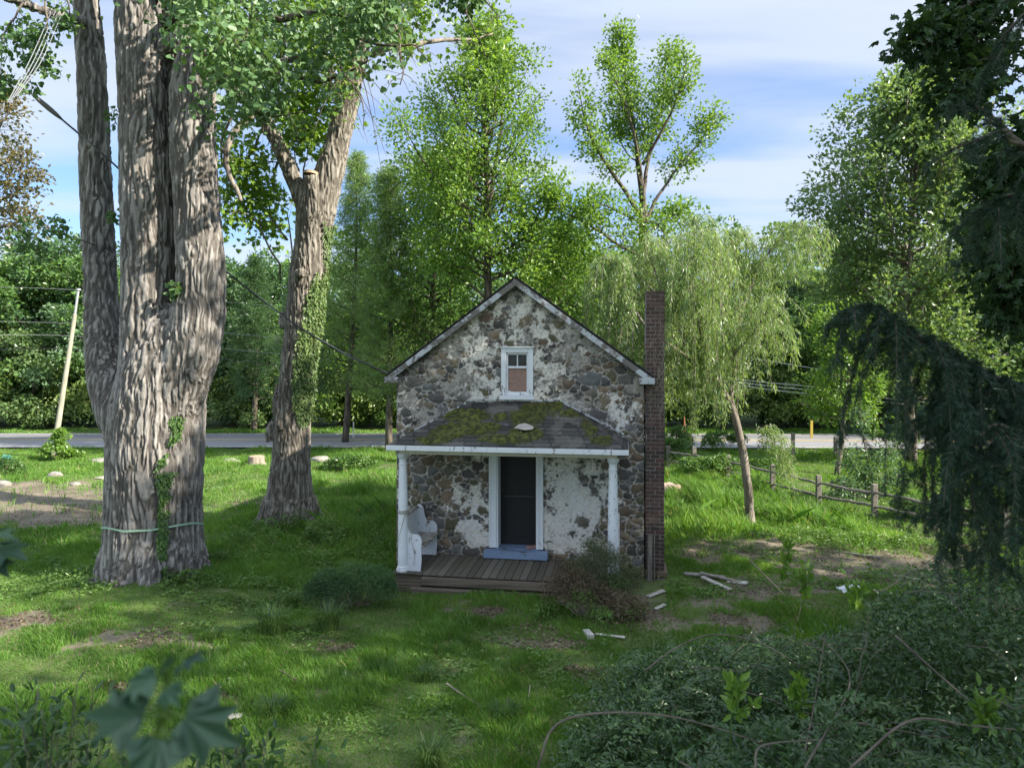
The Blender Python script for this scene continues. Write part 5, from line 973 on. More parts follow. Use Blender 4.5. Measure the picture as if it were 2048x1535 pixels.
# off-picture shade trees to the right of and behind the viewpoint
T = Tree(31); auto(T, 16.6, .14, 4.8, oval, 58, 8, 15, .30, base=(17.5, 5.5, 0), r=.35, spread=.45)
sh = T.finish('shade_tree', 'broad tree out of view to the right, nearest the maple', 'tree', M['leaf_dark'], M['bark'], (17.5, 5.5, 0), 'trees shading the yard from outside the picture')
for x_, y_, s_, lab in ((13.5, -1.0, .95, 'broad tree out of view right of the spruce'), (25, 4.0, 1.12, 'broad tree out of view at the right, farthest along the yard'), (21, -3.5, 1.05, 'broad tree out of view behind the spruce'), (-6, -16, .9, 'broad tree out of view behind the viewpoint, on the left'), (7, -17, 1.0, 'broad tree out of view behind the viewpoint, on the right')):
    copy_tree(sh, (x_, y_, 0), x_*1.3, s_, lab)
# tree with reddish brown tufts at the left edge
T = Tree(16); YL = 25.0; b0 = P(-150, 900, YL)*[1, 1, 0]
for rows in ([(-150, 900, YL), (-120, 500, YL), (-60, 330, YL), (0, 250, YL), (30, 215, YL)], [(-120, 500, YL), (-40, 420, YL), (30, 390, YL), (70, 360, YL)], [(-120, 520, YL), (-50, 480, YL), (20, 450, YL), (60, 440, YL)], [(-110, 460, YL), (-60, 250, YL), (-10, 200, YL), (10, 180, YL)], [(-120, 480, YL), (-60, 400, YL), (0, 330, YL), (40, 330, YL)]):
    lp = T.limb(Pb(rows), .12, .012, 14, 6, .12)
    for q in T.subs(lp, 40, 1.1, .6, .3, 1, up=.25, out=.7, r=.010, draw=.9): T.leaves(q, 20, .16, .15, flat=.4, t0=.3)
T.finish('oak_tree', 'thin tree with tan new tufts at the left edge of the picture', 'tree', leaf_mat('tan_leaf', (.07, .085, .03), (.12, .12, .05), (.24, .18, .10)), M['bark_pale'], b0)
# ------------------------------------------------------------------ shrubs and undergrowth near the camera
def shrub(name, label, seed, cs, rs, n, size, mat, tm=OVAL, flat=.45, base=None, stems=10, cat='shrub', inner=.5, smat='twig', sr=.012, sq=.8):
    rg = np.random.default_rng(seed); cs = np.array(cs, float); base = np.array(base if base is not None else [cs[:, 0].mean(), cs[:, 1].mean(), 0], float); mb = MB(); clumps(mb, cs-base, rs, n, size, tm, flat, sq, inner, rg); root = tag(empty(name, tuple(base)), label, cat)
    mb.build('leaves', mat, root); st_ = MB()
    for k in range(stems):
        c = cs[rg.integers(0, len(cs))]-base; a = rg.normal(0, .08, 3)*[1, 1, 0]; e = c+rg.normal(0, .25, 3)*np.mean(rs)
        st_.tube(catmull([a+c*[.25, .25, 0], a+c*[.5, .5, .5]+rg.normal(0, .05, 3), e], 9), np.linspace(sr, sr*.3, 9), 5)
    st_.build('stems', M[smat], root); return root
rg = np.random.default_rng(3)
M['cane'] = solid('cane', (.13, .105, .085), .9, noise=.35)
# big broad-leaved mass in the lower right corner, individual arching shoots with leaf pairs
T = Tree(17, OVAL); rg = T.rg; BB = np.array([3.0, 5.2, 0])
def topz(x, y):
    return topz0(x, y)*(.62+.62*vnoise(np.array([[x*1.25, y*1.25]]), 61)[0])
def topz0(x, y):   # height of the mass over the ground
    px = CX+x*F_/y; return np.interp(px, [1060, 1150, 1250, 1400, 1560, 1800, 2048, 2300], [.0, .5, 1.0, 1.5, 1.75, 1.9, 2.1, 2.2])*(np.interp(y, [2.6, 3.6, 5.0, 7.0, 8.3, 9.3], [1.05, 1.1, 1.0, .68, .48, .0])+smooth(1650, 1850, px)*np.interp(y, [4, 6.5, 8.5, 9.3], [0, .35, .35, 0]))
CANES = []
for k in range(1500):
    y = rg.uniform(2.7, 9.0); x = y*rg.uniform(.06, .84); tz = topz(x, y)*rg.uniform(.55, 1.06)
    if tz < .25: continue
    az = rg.uniform(0, 6.28); d = np.array([math.cos(az), math.sin(az), 0]); L = rg.uniform(.35, .9); p1 = np.array([x, y, tz]); p0 = p1-d*L+[0, 0, -tz*rg.uniform(.35, .9)]; p0[2] = max(p0[2], 0)
    q = catmull([p0, p0*.35+p1*.65+[0, 0, .12], p1, p1+d*.22+[0, 0, -.04+rg.normal(0, .06)]], 12); T.w.tube(q[5:], np.linspace(.0035, .0015, 7), 4, False) if k % 4 == 0 else 0; n_ = 34
    pos, tg = sample(q, np.repeat(np.linspace(.25, 1, n_//2), 2)); side = nrm(np.cross(tg, [0, 0, 1.]))*np.tile([1, -1], n_//2)[:, None]; dd_ = nrm(side+tg*.6+rg.normal(0, .3, (n_, 3))); T.P.append(pos); T.D.append(dd_); T.N.append(nrm(rg.normal(0, .35, (n_, 3))+[0, 0, 1])); T.S.append(rg.choice([.035, .045, .06, .08])*rg.uniform(.75, 1.15, n_))
for k in range(5200):
    y = rg.uniform(2.8, 9.2); x = y*rg.uniform(.07, .86); tz = topz(x, y)
    if tz < .2 or vnoise(np.array([[x*2.3, y*2.3]]), 66)[0] < .36: continue
    c = np.array([x, y, tz*rg.uniform(.3, .92)]); n_ = 26; dd_ = nrm(rg.normal(0, 1, (n_, 3))); T.P.append(c+dd_*rg.uniform(.05, .2, (n_, 1))); T.D.append(nrm(dd_+[0, 0, -.2])); T.N.append(nrm(rg.normal(0, .5, (n_, 3))+[0, 0, .9])); T.S.append(.050*rg.uniform(.6, 1.3, n_))
for rows, r_ in (([(1075, 1535, 3.6), (1110, 1450, 3.7), (1200, 1425, 3.8), (1330, 1430, 3.9), (1450, 1460, 4.0), (1560, 1500, 4.0)], .006), ([(1290, 1340, 5.2), (1360, 1290, 5.2), (1430, 1268, 5.2), (1520, 1285, 5.2), (1600, 1330, 5.1)], .005), ([(1700, 1535, 3.4), (1820, 1440, 3.5), (1940, 1450, 3.6), (2060, 1460, 3.6)], .006), ([(1790, 1270, 4.8), (1880, 1350, 4.6), (1960, 1420, 4.4), (2060, 1500, 4.2)], .006), ([(1610, 1535, 3.6), (1700, 1360, 4.4), (1640, 1270, 4.8)], .005),
                 ([(1610, 1500, 3.8), (1630, 1400, 4.2), (1650, 1270, 4.6)], .004), ([(1500, 1120, 7), (1560, 1180, 6.6), (1570, 1190, 6.6)], .006), ([(1900, 1190, 6), (1950, 1260, 5.6), (2010, 1330, 5.3)], .006), ([(1930, 1290, 5.4), (1990, 1300, 5.3), (2050, 1350, 5.1)], .005), ([(1510, 1535, 3.4), (1525, 1490, 3.5), (1640, 1478, 3.6)], .005)):
    CANES.append((catmull(Pb(rows), 20), np.linspace(r_*1.15, r_*.55, 20)))
for k in range(30):
    y = rg.uniform(3.4, 8); x = y*rg.uniform(.3, .8); tz = topz(x, y)+.06; az = rg.uniform(-.9, 1.2); d = np.array([math.cos(az), math.sin(az)*.6, rg.uniform(-.35, .6)]); q = catmull([np.array([x, y, tz])-d*.4, np.array([x, y, tz])+rg.normal(0, .04, 3), np.array([x, y, tz])+d*.45], 8); CANES.append((q+rg.normal(0, .012, (8, 3)), np.linspace(.0042, .002, 8)))
ws = T.finish('wild_shrub', 'sprawling broad-leaved shrub mass with bare arching canes, lower right corner', 'shrub', M['leaf_shrub'], M['cane'], BB, crown='leaves', trunk='shoots')
for q, r_ in CANES: mb = MB(); mb.tube(q-BB, r_, 6); mb.build('cane', M['cane'], ws, True)
# bright upright sprouts out of it
for j, (px, pyb, pyt, Yd, lab) in enumerate([(1460, 1490, 1360, 4.0, 'bright upright sprout low in the lower right shrub'), (1580, 1470, 1380, 4.3, 'bright forked sprout in the middle of the lower right shrub'), (1560, 1210, 1095, 6.9, 'tall pale sprout standing before the bare soil patch'), (1600, 1260, 1120, 6.4, 'leafy sprout right of the tall pale sprout'), (1700, 1260, 1165, 6.2, 'small bright sprout beside the white litter'), (1960, 1480, 1420, 4.0, 'bright sprout at the far lower right')]):
    T = Tree(300+j, OVAL); p0 = P(px, pyb, Yd); p1 = P(px+12, pyt, Yd); lp = T.limb([p0*[1, 1, 0]+[.05, .05, 0], p0, (p0+p1)/2+[.02, 0, 0], p1], .006, .002, 12, 5); T.leaves(lp, 36, .012, .075, t0=.45, down=-.5, flat=.2)
    for q in T.subs(lp, 3, .2, .12, .6, .9, up=.8, r=.003): T.leaves(q, 12, .01, .065, down=-.4)
    T.finish('sprout', lab, 'plant', M['leaf_bright'], M['weed'], p0*[1, 1, 0], 'bright sprouts rising from the shrub', crown='leaves', trunk='stem')
# overgrown half-dead shrub at the porch corner
c = wpt(3.9, -1.7, 0)
shrub('porch_shrub', 'unclipped evergreen shrub covering the right end of the porch', 51, [c+[.1, -.1, .70], c+[-.25, 0, .55], c+[.35, .1, .62], c+[.05, .1, .88], c+[.55, 0, .42], c+[-.1, -.2, .45], c+[.3, -.25, .4]], [.36, .34, .34, .28, .26, .36, .3], 1500, .050, leaf_mat('leaf_scorched', (.06, .075, .035), (.09, .12, .05), (.16, .15, .08)), LANCE, stems=46, inner=.2, sr=.009, sq=1)
c = G(1165, 1235)
shrub('dead_shrub', 'brown half-dead brush pile lying in front of the porch shrub', 52, [c+[-.35, .1, .35], c+[-.05, 0, .40], c+[.25, 0, .30], c+[.55, -.1, .22], c+[-.2, .3, .5], c+[.8, -.1, .15]], [.32, .36, .32, .28, .3, .24], 1300, .06, M['leaf_dead'], LANCE, stems=130, inner=.2, smat='twig_pale', sr=.006, sq=1)
shrub('green_shoots', 'fresh green shoots growing through the dead brush pile', 53, [c+[.0, -.1, .30], c+[.5, .2, .42], c+[.75, -.15, .15], c+[.25, -.3, .12], c+[-.6, 0, .1]], [.26, .26, .2, .22, .2], 420, .045, M['weed'], OVAL, inner=.3, stems=12)
c = G(705, 1210)
shrub('low_evergreen', 'low dark evergreen shrub on the lawn left of the porch', 54, [c+[-.42, .1, .3], c+[0, .1, .38], c+[.35, .05, .34], c+[-.15, -.1, .22], c+[.5, 0, .22], c+[-.6, 0, .2]], [.30, .34, .32, .3, .24, .22], 2200, .055, M['leaf_dark'], LANCE, stems=36, inner=.3, sr=.009, sq=1)
c = G(120, 922, 0); rgx = np.random.default_rng(2); cs = []; rs = []
for _ in range(34): h_ = rgx.random()**1.3; a = rgx.uniform(0, 6.28); rr_ = (1-h_)*.85*rgx.random()**.5; cs.append(c+[rr_*math.cos(a), rr_*math.sin(a)*.7, .12+1.05*h_]); rs.append(rgx.uniform(.10, .22))
shrub('roadside_bush', 'bright rounded bush hiding the foot of the leaning pole', 55, cs, rs, 85, .11, M['leaf_bright'], DIA, stems=30, inner=.1, sq=1)
c = G(15, 950); shrub('bramble_bush', 'low bramble at the left edge of the lawn', 56, [c+[0, 0, .3], c+[-.5, 0, .35], c+[.3, .1, .15]], [.35, .4, .25], 420, .08, M['leaf_mid'], DIA, stems=14)
q = G(12, 942); mb = MB(); clumps(mb, [np.array([0, 0, .35])], [.2], 130, .14, DIA, rg=np.random.default_rng(4)); o = mb.build('green_netting', solid('teal_net', (.10, .30, .24), .6)); o.location = q; tag(o, 'scrap of teal plastic netting caught on the bramble', 'netting')
c = G(690, 940); shrub('weedy_bush', 'loose weedy bush on the lawn between forked tree and house', 57, [c+[0, 0, .25], c+[.5, 0, .3], c+[-.5, .1, .15], c+[.9, 0, .15]], [.38, .34, .3, .25], 330, .10, M['leaf_mid'], DIA, stems=16)
# vine-covered shrub by the fence
T = Tree(18, OVAL); b0 = G(1735, 1000); b0[2] = 0; Yv = b0[1]
for rows in ([(1735, 1000, Yv), (1735, 930, Yv), (1725, 860, Yv), (1720, 815, Yv)], [(1735, 990, Yv), (1760, 920, Yv), (1790, 900, Yv)], [(1735, 1000, Yv), (1710, 940, Yv), (1690, 900, Yv)], [(1740, 1000, Yv), (1780, 960, Yv-.2), (1800, 950, Yv-.3)], [(1730, 1000, Yv), (1700, 980, Yv-.3), (1690, 970, Yv-.4)]):
    lp = T.limb(Pb(rows), .03, .008, 12, 6, .1)
    for q in T.subs(lp, 26, .5, .3, .1, 1, up=.2, out=.75, r=.006, droop=.3, draw=.6): T.leaves(q, 26, .09, .095, down=.5, flat=.6)
T.finish('vine_shrub', 'tall pale-leaved vine-covered shrub growing over the fence line', 'shrub', M['leaf_bluish'], M['bark_pale'], b0, crown='leaves')
for px, py, w_, h_, lab, sd in ((1345, 872, 1.0, .9, 'roadside bush just right of the chimney, before the road', 64), (1445, 868, 1.1, .7, 'roadside bush behind the willow trunk, before the road', 65), (1790, 868, 1.6, 1.0, 'roadside bush right of the pale vine-covered shrub', 66), (1900, 880, 1.8, 1.2, 'roadside bush behind the spruce twigs', 67), (1540, 915, .9, .35, 'low weedy clump under the willow sprouts, by the fence', 68), (1420, 925, 1.3, .55, 'dark bush on the fence just left of the willow trunk', 61), (1350, 900, .8, .8, 'dark bush beside the chimney at the fence end', 62), (1850, 1000, 1.6, .35, 'mounded vine sprawling over the fence right of the pale shrub', 63)):
    c = G(px, py+35); rgx = np.random.default_rng(sd); cs = [c+[rgx.uniform(-w_, w_)*.6, rgx.uniform(-.3, .3), h_*rgx.uniform(.4, 1.1)] for _ in range(9)]; shrub('fence_bush', lab, sd, cs, [.32]*9, 300, .09, M['leaf_mid'], DIA, stems=14)
# small broken-ground plants around both trunks: uncountable
def scatter_leaves(name, label, cat, regions, size, mat, tm, zmax, seed):
    rg = np.random.default_rng(seed); mb = MB(); Ps = []
    for (cx_, cy_, rx, ry, n, zm_) in regions:
        c = G(cx_, cy_); sy_ = (G(cx_, cy_-ry)[1]-G(cx_, cy_+ry)[1])/2; sx_ = rx*c[1]/F_; a = rg.normal(0, .55, (n, 2)); xy = c[:2]+a*[sx_, sy_]; k = vnoise(xy*2.1, seed) > .32; xy = xy[k]; lump = vnoise(xy*3.0, seed+3)
        Ps.append(np.stack([xy[:, 0], xy[:, 1], gh(xy[:, 0], xy[:, 1])+lump*zm_*rg.random(len(xy))**.6], 1))
    p = np.concatenate(Ps); m = len(p); d = nrm(np.stack([rg.normal(0, 1, m), rg.normal(0, 1, m), rg.uniform(-.3, .5, m)], 1)); nn_ = nrm(rg.normal(0, .45, (m, 3))+[0, 0, 1]); mb.inst(*tm, p, d, nn_, size*rg.uniform(.5, 1.3, m), rg.random(m))
    tag(mb.build(name, mat), label, cat, kind='stuff')
scatter_leaves('ground_weeds', 'leafy weeds covering the ground around the two near trunks', 'weeds', [(300, 1165, 170, 22, 6200, .30), (900, 1400, 500, 70, 5000, .05), (120, 1120, 120, 30, 3500, .14), (600, 1085, 150, 26, 8500, .50), (470, 1120, 80, 40, 3800, .2), (700, 1120, 80, 30, 2600, .2), (500, 1190, 140, 30, 3500, .12), (100, 1180, 140, 20, 2600, .10), (230, 1120, 50, 20, 1400, .3),
  (960, 1170, 160, 12, 2400, .14), (815, 1160, 34, 8, 2200, .34), (930, 1172, 120, 7, 1800, .24), (1060, 1180, 60, 10, 700, .18), (500, 915, 100, 8, 1800, .3), (1500, 1100, 160, 18, 1600, .12), (1650, 1080, 160, 22, 3800, .22), (1850, 1090, 180, 18, 3800, .26), (1700, 1160, 180, 26, 2600, .14), (1400, 1180, 60, 25, 1200, .12), (700, 930, 60, 6, 500, .3), (1700, 1010, 160, 14, 2600, .2), (1950, 1030, 120, 30, 2400, .2), (1480, 960, 60, 12, 900, .15), (1000, 1320, 300, 60, 900, .08), (500, 1260, 200, 25, 1400, .1)], .066, M['weed'], OVAL, .3, 71)
scatter_leaves('leaf_litter', 'brown dead leaves and chips scattered on the bare soil', 'leaf litter', [(a, b_, c_*1.3, max(d*1.4, 8), int(900*min(c_/100, 2)), .02) for a, b_, c_, d, _ in BARE]+[(1165, 1250, 120, 20, 1500, .04), (320, 1150, 110, 12, 500, .05)], .05, M['leaf_dead'], DIA, .02, 72)
# ------------------------------------------------------------------ grass
def blades(name, label, x0, x1, y0, y1, n, h, w_, seed, mask=True, kind='stuff', wedge=.80, mat='grass', dens=None, lean=.35):
    rg = np.random.default_rng(seed); y = np.sqrt(rg.uniform(y0*y0, y1*y1, n)) if dens is None else rg.uniform(y0, y1, n); x = rg.uniform(-wedge, wedge, n)*y if dens is None else rg.uniform(x0, x1, n)
    k = (x > x0) & (x < x1); x, y = x[k], y[k]
    if dens is not None: k = dens(x, y) > rg.random(len(x)); x, y = x[k], y[k]
    if mask: b_ = bare(x, y); k = rg.random(len(x)) > b_*1.05; x, y, b_ = x[k], y[k], b_[k]
    hx = (x-C0[0])*U[0]+(y-C0[1])*U[1]; hy = (x-C0[0])*VV[0]+(y-C0[1])*VV[1]; k = ~((hx > .02) & (hx < 5.1) & (hy > -1.3) & (hy < HL)); k &= (np.hypot(x-GK[0], y-13.1) > .85) & (np.hypot(x-T2[0], y-17) > .6) & ((y < ry0(x)-.15) | (y > ry0(x)+rw(x)+.2)); x, y = x[k], y[k]
    m = len(x); pt = np.stack([x, y], 1); t_ = fbm(pt*1.1, 3, 91); hh = h*(.45+1.3*smooth(.35, .75, t_))*rg.uniform(.5, 1.25, m); az = rg.uniform(0, 6.283, m); z = gh(x, y); ww = w_*rg.uniform(.6, 1.3, m)
    cl = vnoise(pt*6, 17)*6.28; ld = np.stack([np.cos(cl)+rg.normal(0, .7, m), np.sin(cl)+rg.normal(0, .7, m), 0*x], 1)*(lean*hh)[:, None]
    b0 = np.stack([x, y, z-.01], 1); s1 = np.stack([np.cos(az), np.sin(az), 0*x], 1)*ww[:, None]*.5; up = np.array([0, 0, 1.])*hh[:, None]; mid = b0+up*.6+ld*.35; V = np.stack([b0-s1, b0+s1, mid+s1*.7, b0+up*.98+ld, mid-s1*.7], 1).reshape(-1, 3)
    i = np.arange(m)*5; mb = MB(); mb.V.append(V); mb.n = len(V); mb.C.append(np.ones((len(V), 3))); rn = np.clip(.28+.6*(fbm(pt*.55, 3, 33)-.5)+.25*fbm(pt*2.5, 2, 35)+rg.normal(0, .14, m), 0, .9); rn = np.where(rg.random(m) < .035, 1.0, rn); mb.F[5] = [np.stack([i, i+1, i+2, i+3, i+4], 1)]; mb.A[5] = [rn]
    return tag(mb.build(name, M[mat]), label, 'grass', kind=kind)
blades('lawn_grass', 'short green lawn grass in the shaded foreground', -16, 14, 4.4, 14.5, 800000, .080, .0085, 1, wedge=1.12)
blades('lawn_grass', 'sunlit lawn grass beyond the house and trees', -36, 34, 14.3, 33, 560000, .13, .020, 2, wedge=1.1)
blades('verge_grass', 'mown grass verge beyond the road', -40, 40, 33, 39.5, 90000, .12, .05, 3, mask=False, wedge=.95)
def tallreg(x, y):
    px = CX+x*F_/y; py = HZ+CH*F_/y; return np.clip(np.exp(-(((px-1430)/110)**2+((py-985)/42)**2)**2)+np.exp(-(((px-1600)/110)**2+((py-1040)/34)**2)**2)+np.exp(-(((px-1480)/160)**2+((py-1050)/26)**2)**2)*.6+.5*np.exp(-(((px-720)/80)**2+((py-1000)/60)**2)**2), 0, 1)
blades('tall_grass', 'long bright grass right of the chimney around the willow trunk', -5, 12, 13.5, 24, 190000, .30, .016, 4, mask=False, dens=tallreg, lean=.5)
# single coarse tussocks on the lawn
def tussock(px, py, r_, h, n, seed, lab, mat='grass'):
    rg = np.random.default_rng(seed); c = G(px, py); mb = MB()
    for k in range(n):
        a = rg.uniform(0, 6.28); rr = r_*rg.random()**.6*.4; L = h*rg.uniform(.6, 1.2); d = np.array([math.cos(a), math.sin(a), 0]); b0 = d*rr; bend = rg.uniform(.25, .9)*L
        w_ = rg.uniform(.003, .006); s1 = np.array([-d[1], d[0], 0])*w_; pts = [b0, b0+d*bend*.2+[0, 0, L*.5], b0+d*bend*.6+[0, 0, L*.8], b0+d*bend+[0, 0, L*.78]]
        V = []; 
        for q, f in zip(pts, (1, .9, .6, .1)): V += [q-s1*f, q+s1*f]
        mb.add(V, [[0, 1, 3, 2], [2, 3, 5, 4], [4, 5, 7, 6]], rg.random())
    o = mb.build('grass_tussock', M[mat]); o.location = c; tag(o, lab, 'grass tuft', 'coarse grass tussocks on the lawn')
M['tuss'] = leaf_mat('tussock_blade', (.06, .12, .03), (.10, .18, .05), (.17, .25, .09), trans=.4)
for j, a in enumerate([(545, 1262, .45, .36, 420, 'big arching grass tussock between the trunk and the porch'), (655, 1255, .40, .36, 380, 'grass tussock below the low dark evergreen'), (585, 1210, .2, .25, 150, 'upright tussock left of the low dark evergreen'), (545, 1435, .28, .24, 240, 'tussock near the white litter in the foreground'), (1010, 1440, .3, .20, 260, 'bluish tussock in the lower middle of the lawn'), (700, 1370, .22, .16, 150, 'small flattened tussock in the mid foreground'), (845, 1365, .2, .26, 120, 'tussock in the middle of the foreground lawn'), (430, 1280, .2, .2, 120, 'tussock at the edge of the bare patch below the trunk'), (860, 1530, .35, .26, 260, 'pale tussock at the bottom edge of the lawn'), (140, 1225, .15, .2, 90, 'small tussock at the far left foreground')]): tussock(*a[:5], 400+j, a[5], 'tuss')
# ------------------------------------------------------------------ foreground sapling tips, blurred
T = Tree(19, STAR); rg = T.rg; lp = T.limb([(-.60, 1.0, 0), (-.60, 1.0, 2.8), P(318, 1480, .98), P(335, 1400, .98), P(330, 1330, .98)], .012, .003, 16, 6)
for (x0_, y0_, x1_, y1_, s_, yy, nx_) in ((345, 1335, 420, 1310, .075, 1.22, (.1, -.3, 1)), (330, 1340, 250, 1385, .085, 1.2, (-.1, -.5, 1)), (330, 1430, 150, 1425, .13, 1.18, (-.2, -.8, .8)), (340, 1420, 460, 1480, .145, 1.16, (.2, -.9, .5)), (325, 1460, 300, 1530, .12, 1.14, (0, -.9, .4)), (335, 1350, 330, 1310, .05, 1.22, (0, -.5, 1)), (330, 1370, 350, 1400, .06, 1.18, (.2, -.9, .6))):
    yy *= .80; s_ *= .60; a = P(x0_, y0_, yy); b_ = P(x1_, y1_, yy-.02); T.P.append(a[None]+(b_-a)*.25); T.D.append(nrm(b_-a)[None]); T.N.append(nrm(np.array([nx_], float))); T.S.append(np.array([s_])); T.w.tube([a-(b_-a)*.1, a+(b_-a)*.27], .0015, 4)
T.finish('sapling', 'blurred lobed leaves of a sapling right in front of the viewer, bottom left', 'plant', M['leaf_near'], M['weed'], (-.60, 1.0, 0), crown='leaves', trunk='stem')
T = Tree(20, STAR); lp = T.limb([(-1.55, 1.6, 0), (-1.5, 1.6, 2.6), P(-60, 1180, 1.6), P(-20, 1110, 1.6)], .012, .003, 12, 6)
for (x0_, y0_, x1_, y1_, s_) in ((-20, 1100, 75, 1115, .10), (-20, 1070, 40, 1072, .07), (-30, 1120, 20, 1150, .08)):
    a = P(x0_, y0_, 1.6); b_ = P(x1_, y1_, 1.58); T.P.append(a[None]); T.D.append(nrm(b_-a)[None]); T.N.append(nrm(np.array([[0, -.35, 1.]]))); T.S.append(np.array([s_])); T.w.tube([a-(b_-a)*.3, a], .0015, 4)
T.finish('sapling', 'blurred leaf tips poking in at the left edge', 'plant', M['leaf_near'], M['weed'], (-1.55, 1.6, 0), crown='leaves', trunk='stem')
rg = np.random.default_rng(8)
for j, (px, py, Yd, n_, lab) in enumerate([(40, 1420, 3.6, 16, 'leafy shrub tips in the bottom left corner'), (400, 1510, 3.6, 12, 'leafy shrub tips at the bottom edge right of the corner'), (530, 1480, 4.2, 8, 'thin leafy cane arching over the bottom foreground lawn')]):
    T = Tree(330+j, OVAL); c = P(px, py, Yd)
    for k in range(n_):
        e = c+T.rg.normal(0, 1, 3)*[.20, .2, .06]; b0 = np.array([c[0]+T.rg.normal(0, .1), c[1]+T.rg.normal(0, .1), 0]); lp = T.limb([b0, (b0+e)/2+[.05, 0, .2], e], .006, .002, 12, 4); T.leaves(lp, 26, .03, .065, t0=.6, down=-.2, flat=.7)
    T.finish('near_shrub', lab, 'shrub', M['leaf_shrub'] if j != 2 else M['leaf_mid'], M['twig'], c*[1, 1, 0], crown='leaves', trunk='stems')
# ------------------------------------------------------------------ fence
m_rail = solid('weathered_rail', (.19, .17, .145), .95, noise=.35, nscale=6, stretch=(1, 1, 1), bump=.5)
fen = tag(empty('rail_fence', (8.4, 19.1, 0)), 'old grey split rail fence with wire mesh running back to the road', 'fence'); off = np.array([8.4, 19.1, 0])
fp = [G(1337, 938), G(1388, 945), G(1455, 960), G(1545, 985), G(1637, 1012), G(1749, 1034), G(1870, 1062), G(2010, 1092), G(2180, 1130)]; rg = np.random.default_rng(12)
for q in fp: mb = MB(); mb.box(q-[.07, .05, .1]-off, q+[.07, .05, .86+rg.uniform(-.03, .05)]-off, bev=.015); mb.build('post', m_rail, fen)
for a, b_ in zip(fp[:-1], fp[1:]):
    for h_ in (.28, .62): mb = MB(); pts = np.linspace(a, b_, 8)+rg.normal(0, .012, (8, 3))+[0, 0, h_]-off; mb.tube(pts, np.array([.028]+[.038]*6+[.028]), 7); mb.build('rail', m_rail, fen)
mb = MB()
for a, b_ in zip(fp[:-1], fp[1:]):
    for h_ in np.arange(.05, .8, .1): mb.tube([a+[0, .06, h_]-off, b_+[0, .06, h_]-off], .002, 3, False)
    for u in np.arange(0, 1, .1/np.linalg.norm(b_-a)): p = a+(b_-a)*u+[0, .06, 0]-off; mb.tube([p, p+[0, 0, .78]], .002, 3, False)
mb.build('wire_mesh', solid('wire', (.2, .2, .19), .5, .6), fen)
for px, py, h_, lab in ((1671, 912, .8, 'lone grey post beside the leaning fence-side tree'), (1586, 912, .95, 'vine-clad grey post standing near the road')):
    mb = MB(); mb.box((-.07, -.05, -.1), (.07, .05, h_), bev=.015); o = mb.build('old_post', m_rail); o.location = G(px, py); tag(o, lab, 'post')
# ------------------------------------------------------------------ pole, markers, wires
q = P(106, 900, 28.2)*[1, 1, 0]; root = tag(empty('leaning_pole', tuple(q)), 'leaning bare wooden utility pole with a thin metal tip on the left', 'pole')
a = q*0; b_ = P(150, 628, 28.2)-q; mb = MB(); mb.tube(np.linspace(a, b_, 8), np.linspace(.11, .075, 8), 14); mb.build('shaft', solid('pole_wood', (.36, .34, .26), .9, noise=.25, nscale=6, stretch=(4, 4, .4), bump=.3), root, 'auto')
c = P(157, 579, 28.2)-q; mb = MB(); mb.tube([b_-(c-b_)*.15, c], .045, 10); mb.tube([c+[0, 0, -.03], c+[0, 0, .04]], .085, 10); mb.build('metal_tip', solid('galvanised', (.55, .56, .58), .4, .5), root, 'auto')
def marker(px, py, w_, h_, col, name, lab): mb = MB(); mb.box((-w_/2, -.02, 0), (w_/2, .02, h_), bev=.008); mb.box((-w_*.4, -.024, h_*.78), (w_*.4, -.021, h_*.90)); o = mb.build(name, solid(name, col, .5)); o.location = G(px, py); tag(o, lab, 'marker post')
marker(1623, 878, .13, .92, (.45, .33, .05), 'yellow_marker', 'yellow utility marker post beyond the road on the right'); marker(707, 877, .06, .85, (.7, .7, .68), 'white_marker', 'thin white marker post beyond the road left of the house'); marker(1369, 868, .07, .95, (.36, .13, .07), 'orange_marker', 'thin orange stake beyond the road right of the chimney')
m_cable = solid('black_cable', (.02, .02, .022), .5); m_lt = solid('aluminium_wire', (.30, .31, .32), .45, .3)
def wire(name, lab, rows, r_, mat, sag=0, n=30, raw=False, group=None, parent=None):
    pts = catmull(rows if raw else Pb(rows), n); pts[:, 2] -= sag*4*np.linspace(0, 1, n)*(1-np.linspace(0, 1, n)); mb = MB(); mb.tube(pts, r_, 6); o = mb.build(name, mat, parent); return tag(o, lab, 'wire', group) if parent is None else o
hp = wpt(.0, -.05, loc(796, 756, 0)[1]); root = tag(empty('service_cable', tuple(hp)), 'thick black service cable running down past the trunks to the house corner', 'cable')
pts = catmull([P(-60, 140, 13.1), P(0, 156, 13.2), P(60, 186, 13.3), P(125, 240, 13.4), P(235, 335, 13.58), P(360, 460, 13.88), P(450, 541, 13.92), P(620, 668, 13.85), hp], 60)-hp; mb = MB(); mb.tube(pts, .018, 8); mb.build('conductor', m_cable, root, True)
pts2 = pts+np.stack([0*pts[:, 0], .02*np.cos(np.arange(60)*1.1), .022*np.sin(np.arange(60)*1.1)], 1); mb = MB(); mb.tube(pts2, .006, 5); mb.build('messenger_wire', m_lt, root, True)
s0, s1 = P(66, 190, 13.31)-hp, P(124, 239, 13.4)-hp; mb = MB(); mb.tube(np.linspace(s0, s1, 6), [.02, .045, .05, .05, .042, .02], 10); mb.build('splice_sleeve', solid('splice', (.10, .09, .08), .6), root, True)
mb = MB(); mb.tube([[0, 0, 0], [.0, .12, .0]], .015, 8); mb.tube([[0, 0, -.04], [0, 0, .05]], .03, 8); mb.build('wall_bracket', m_cable, root, True)
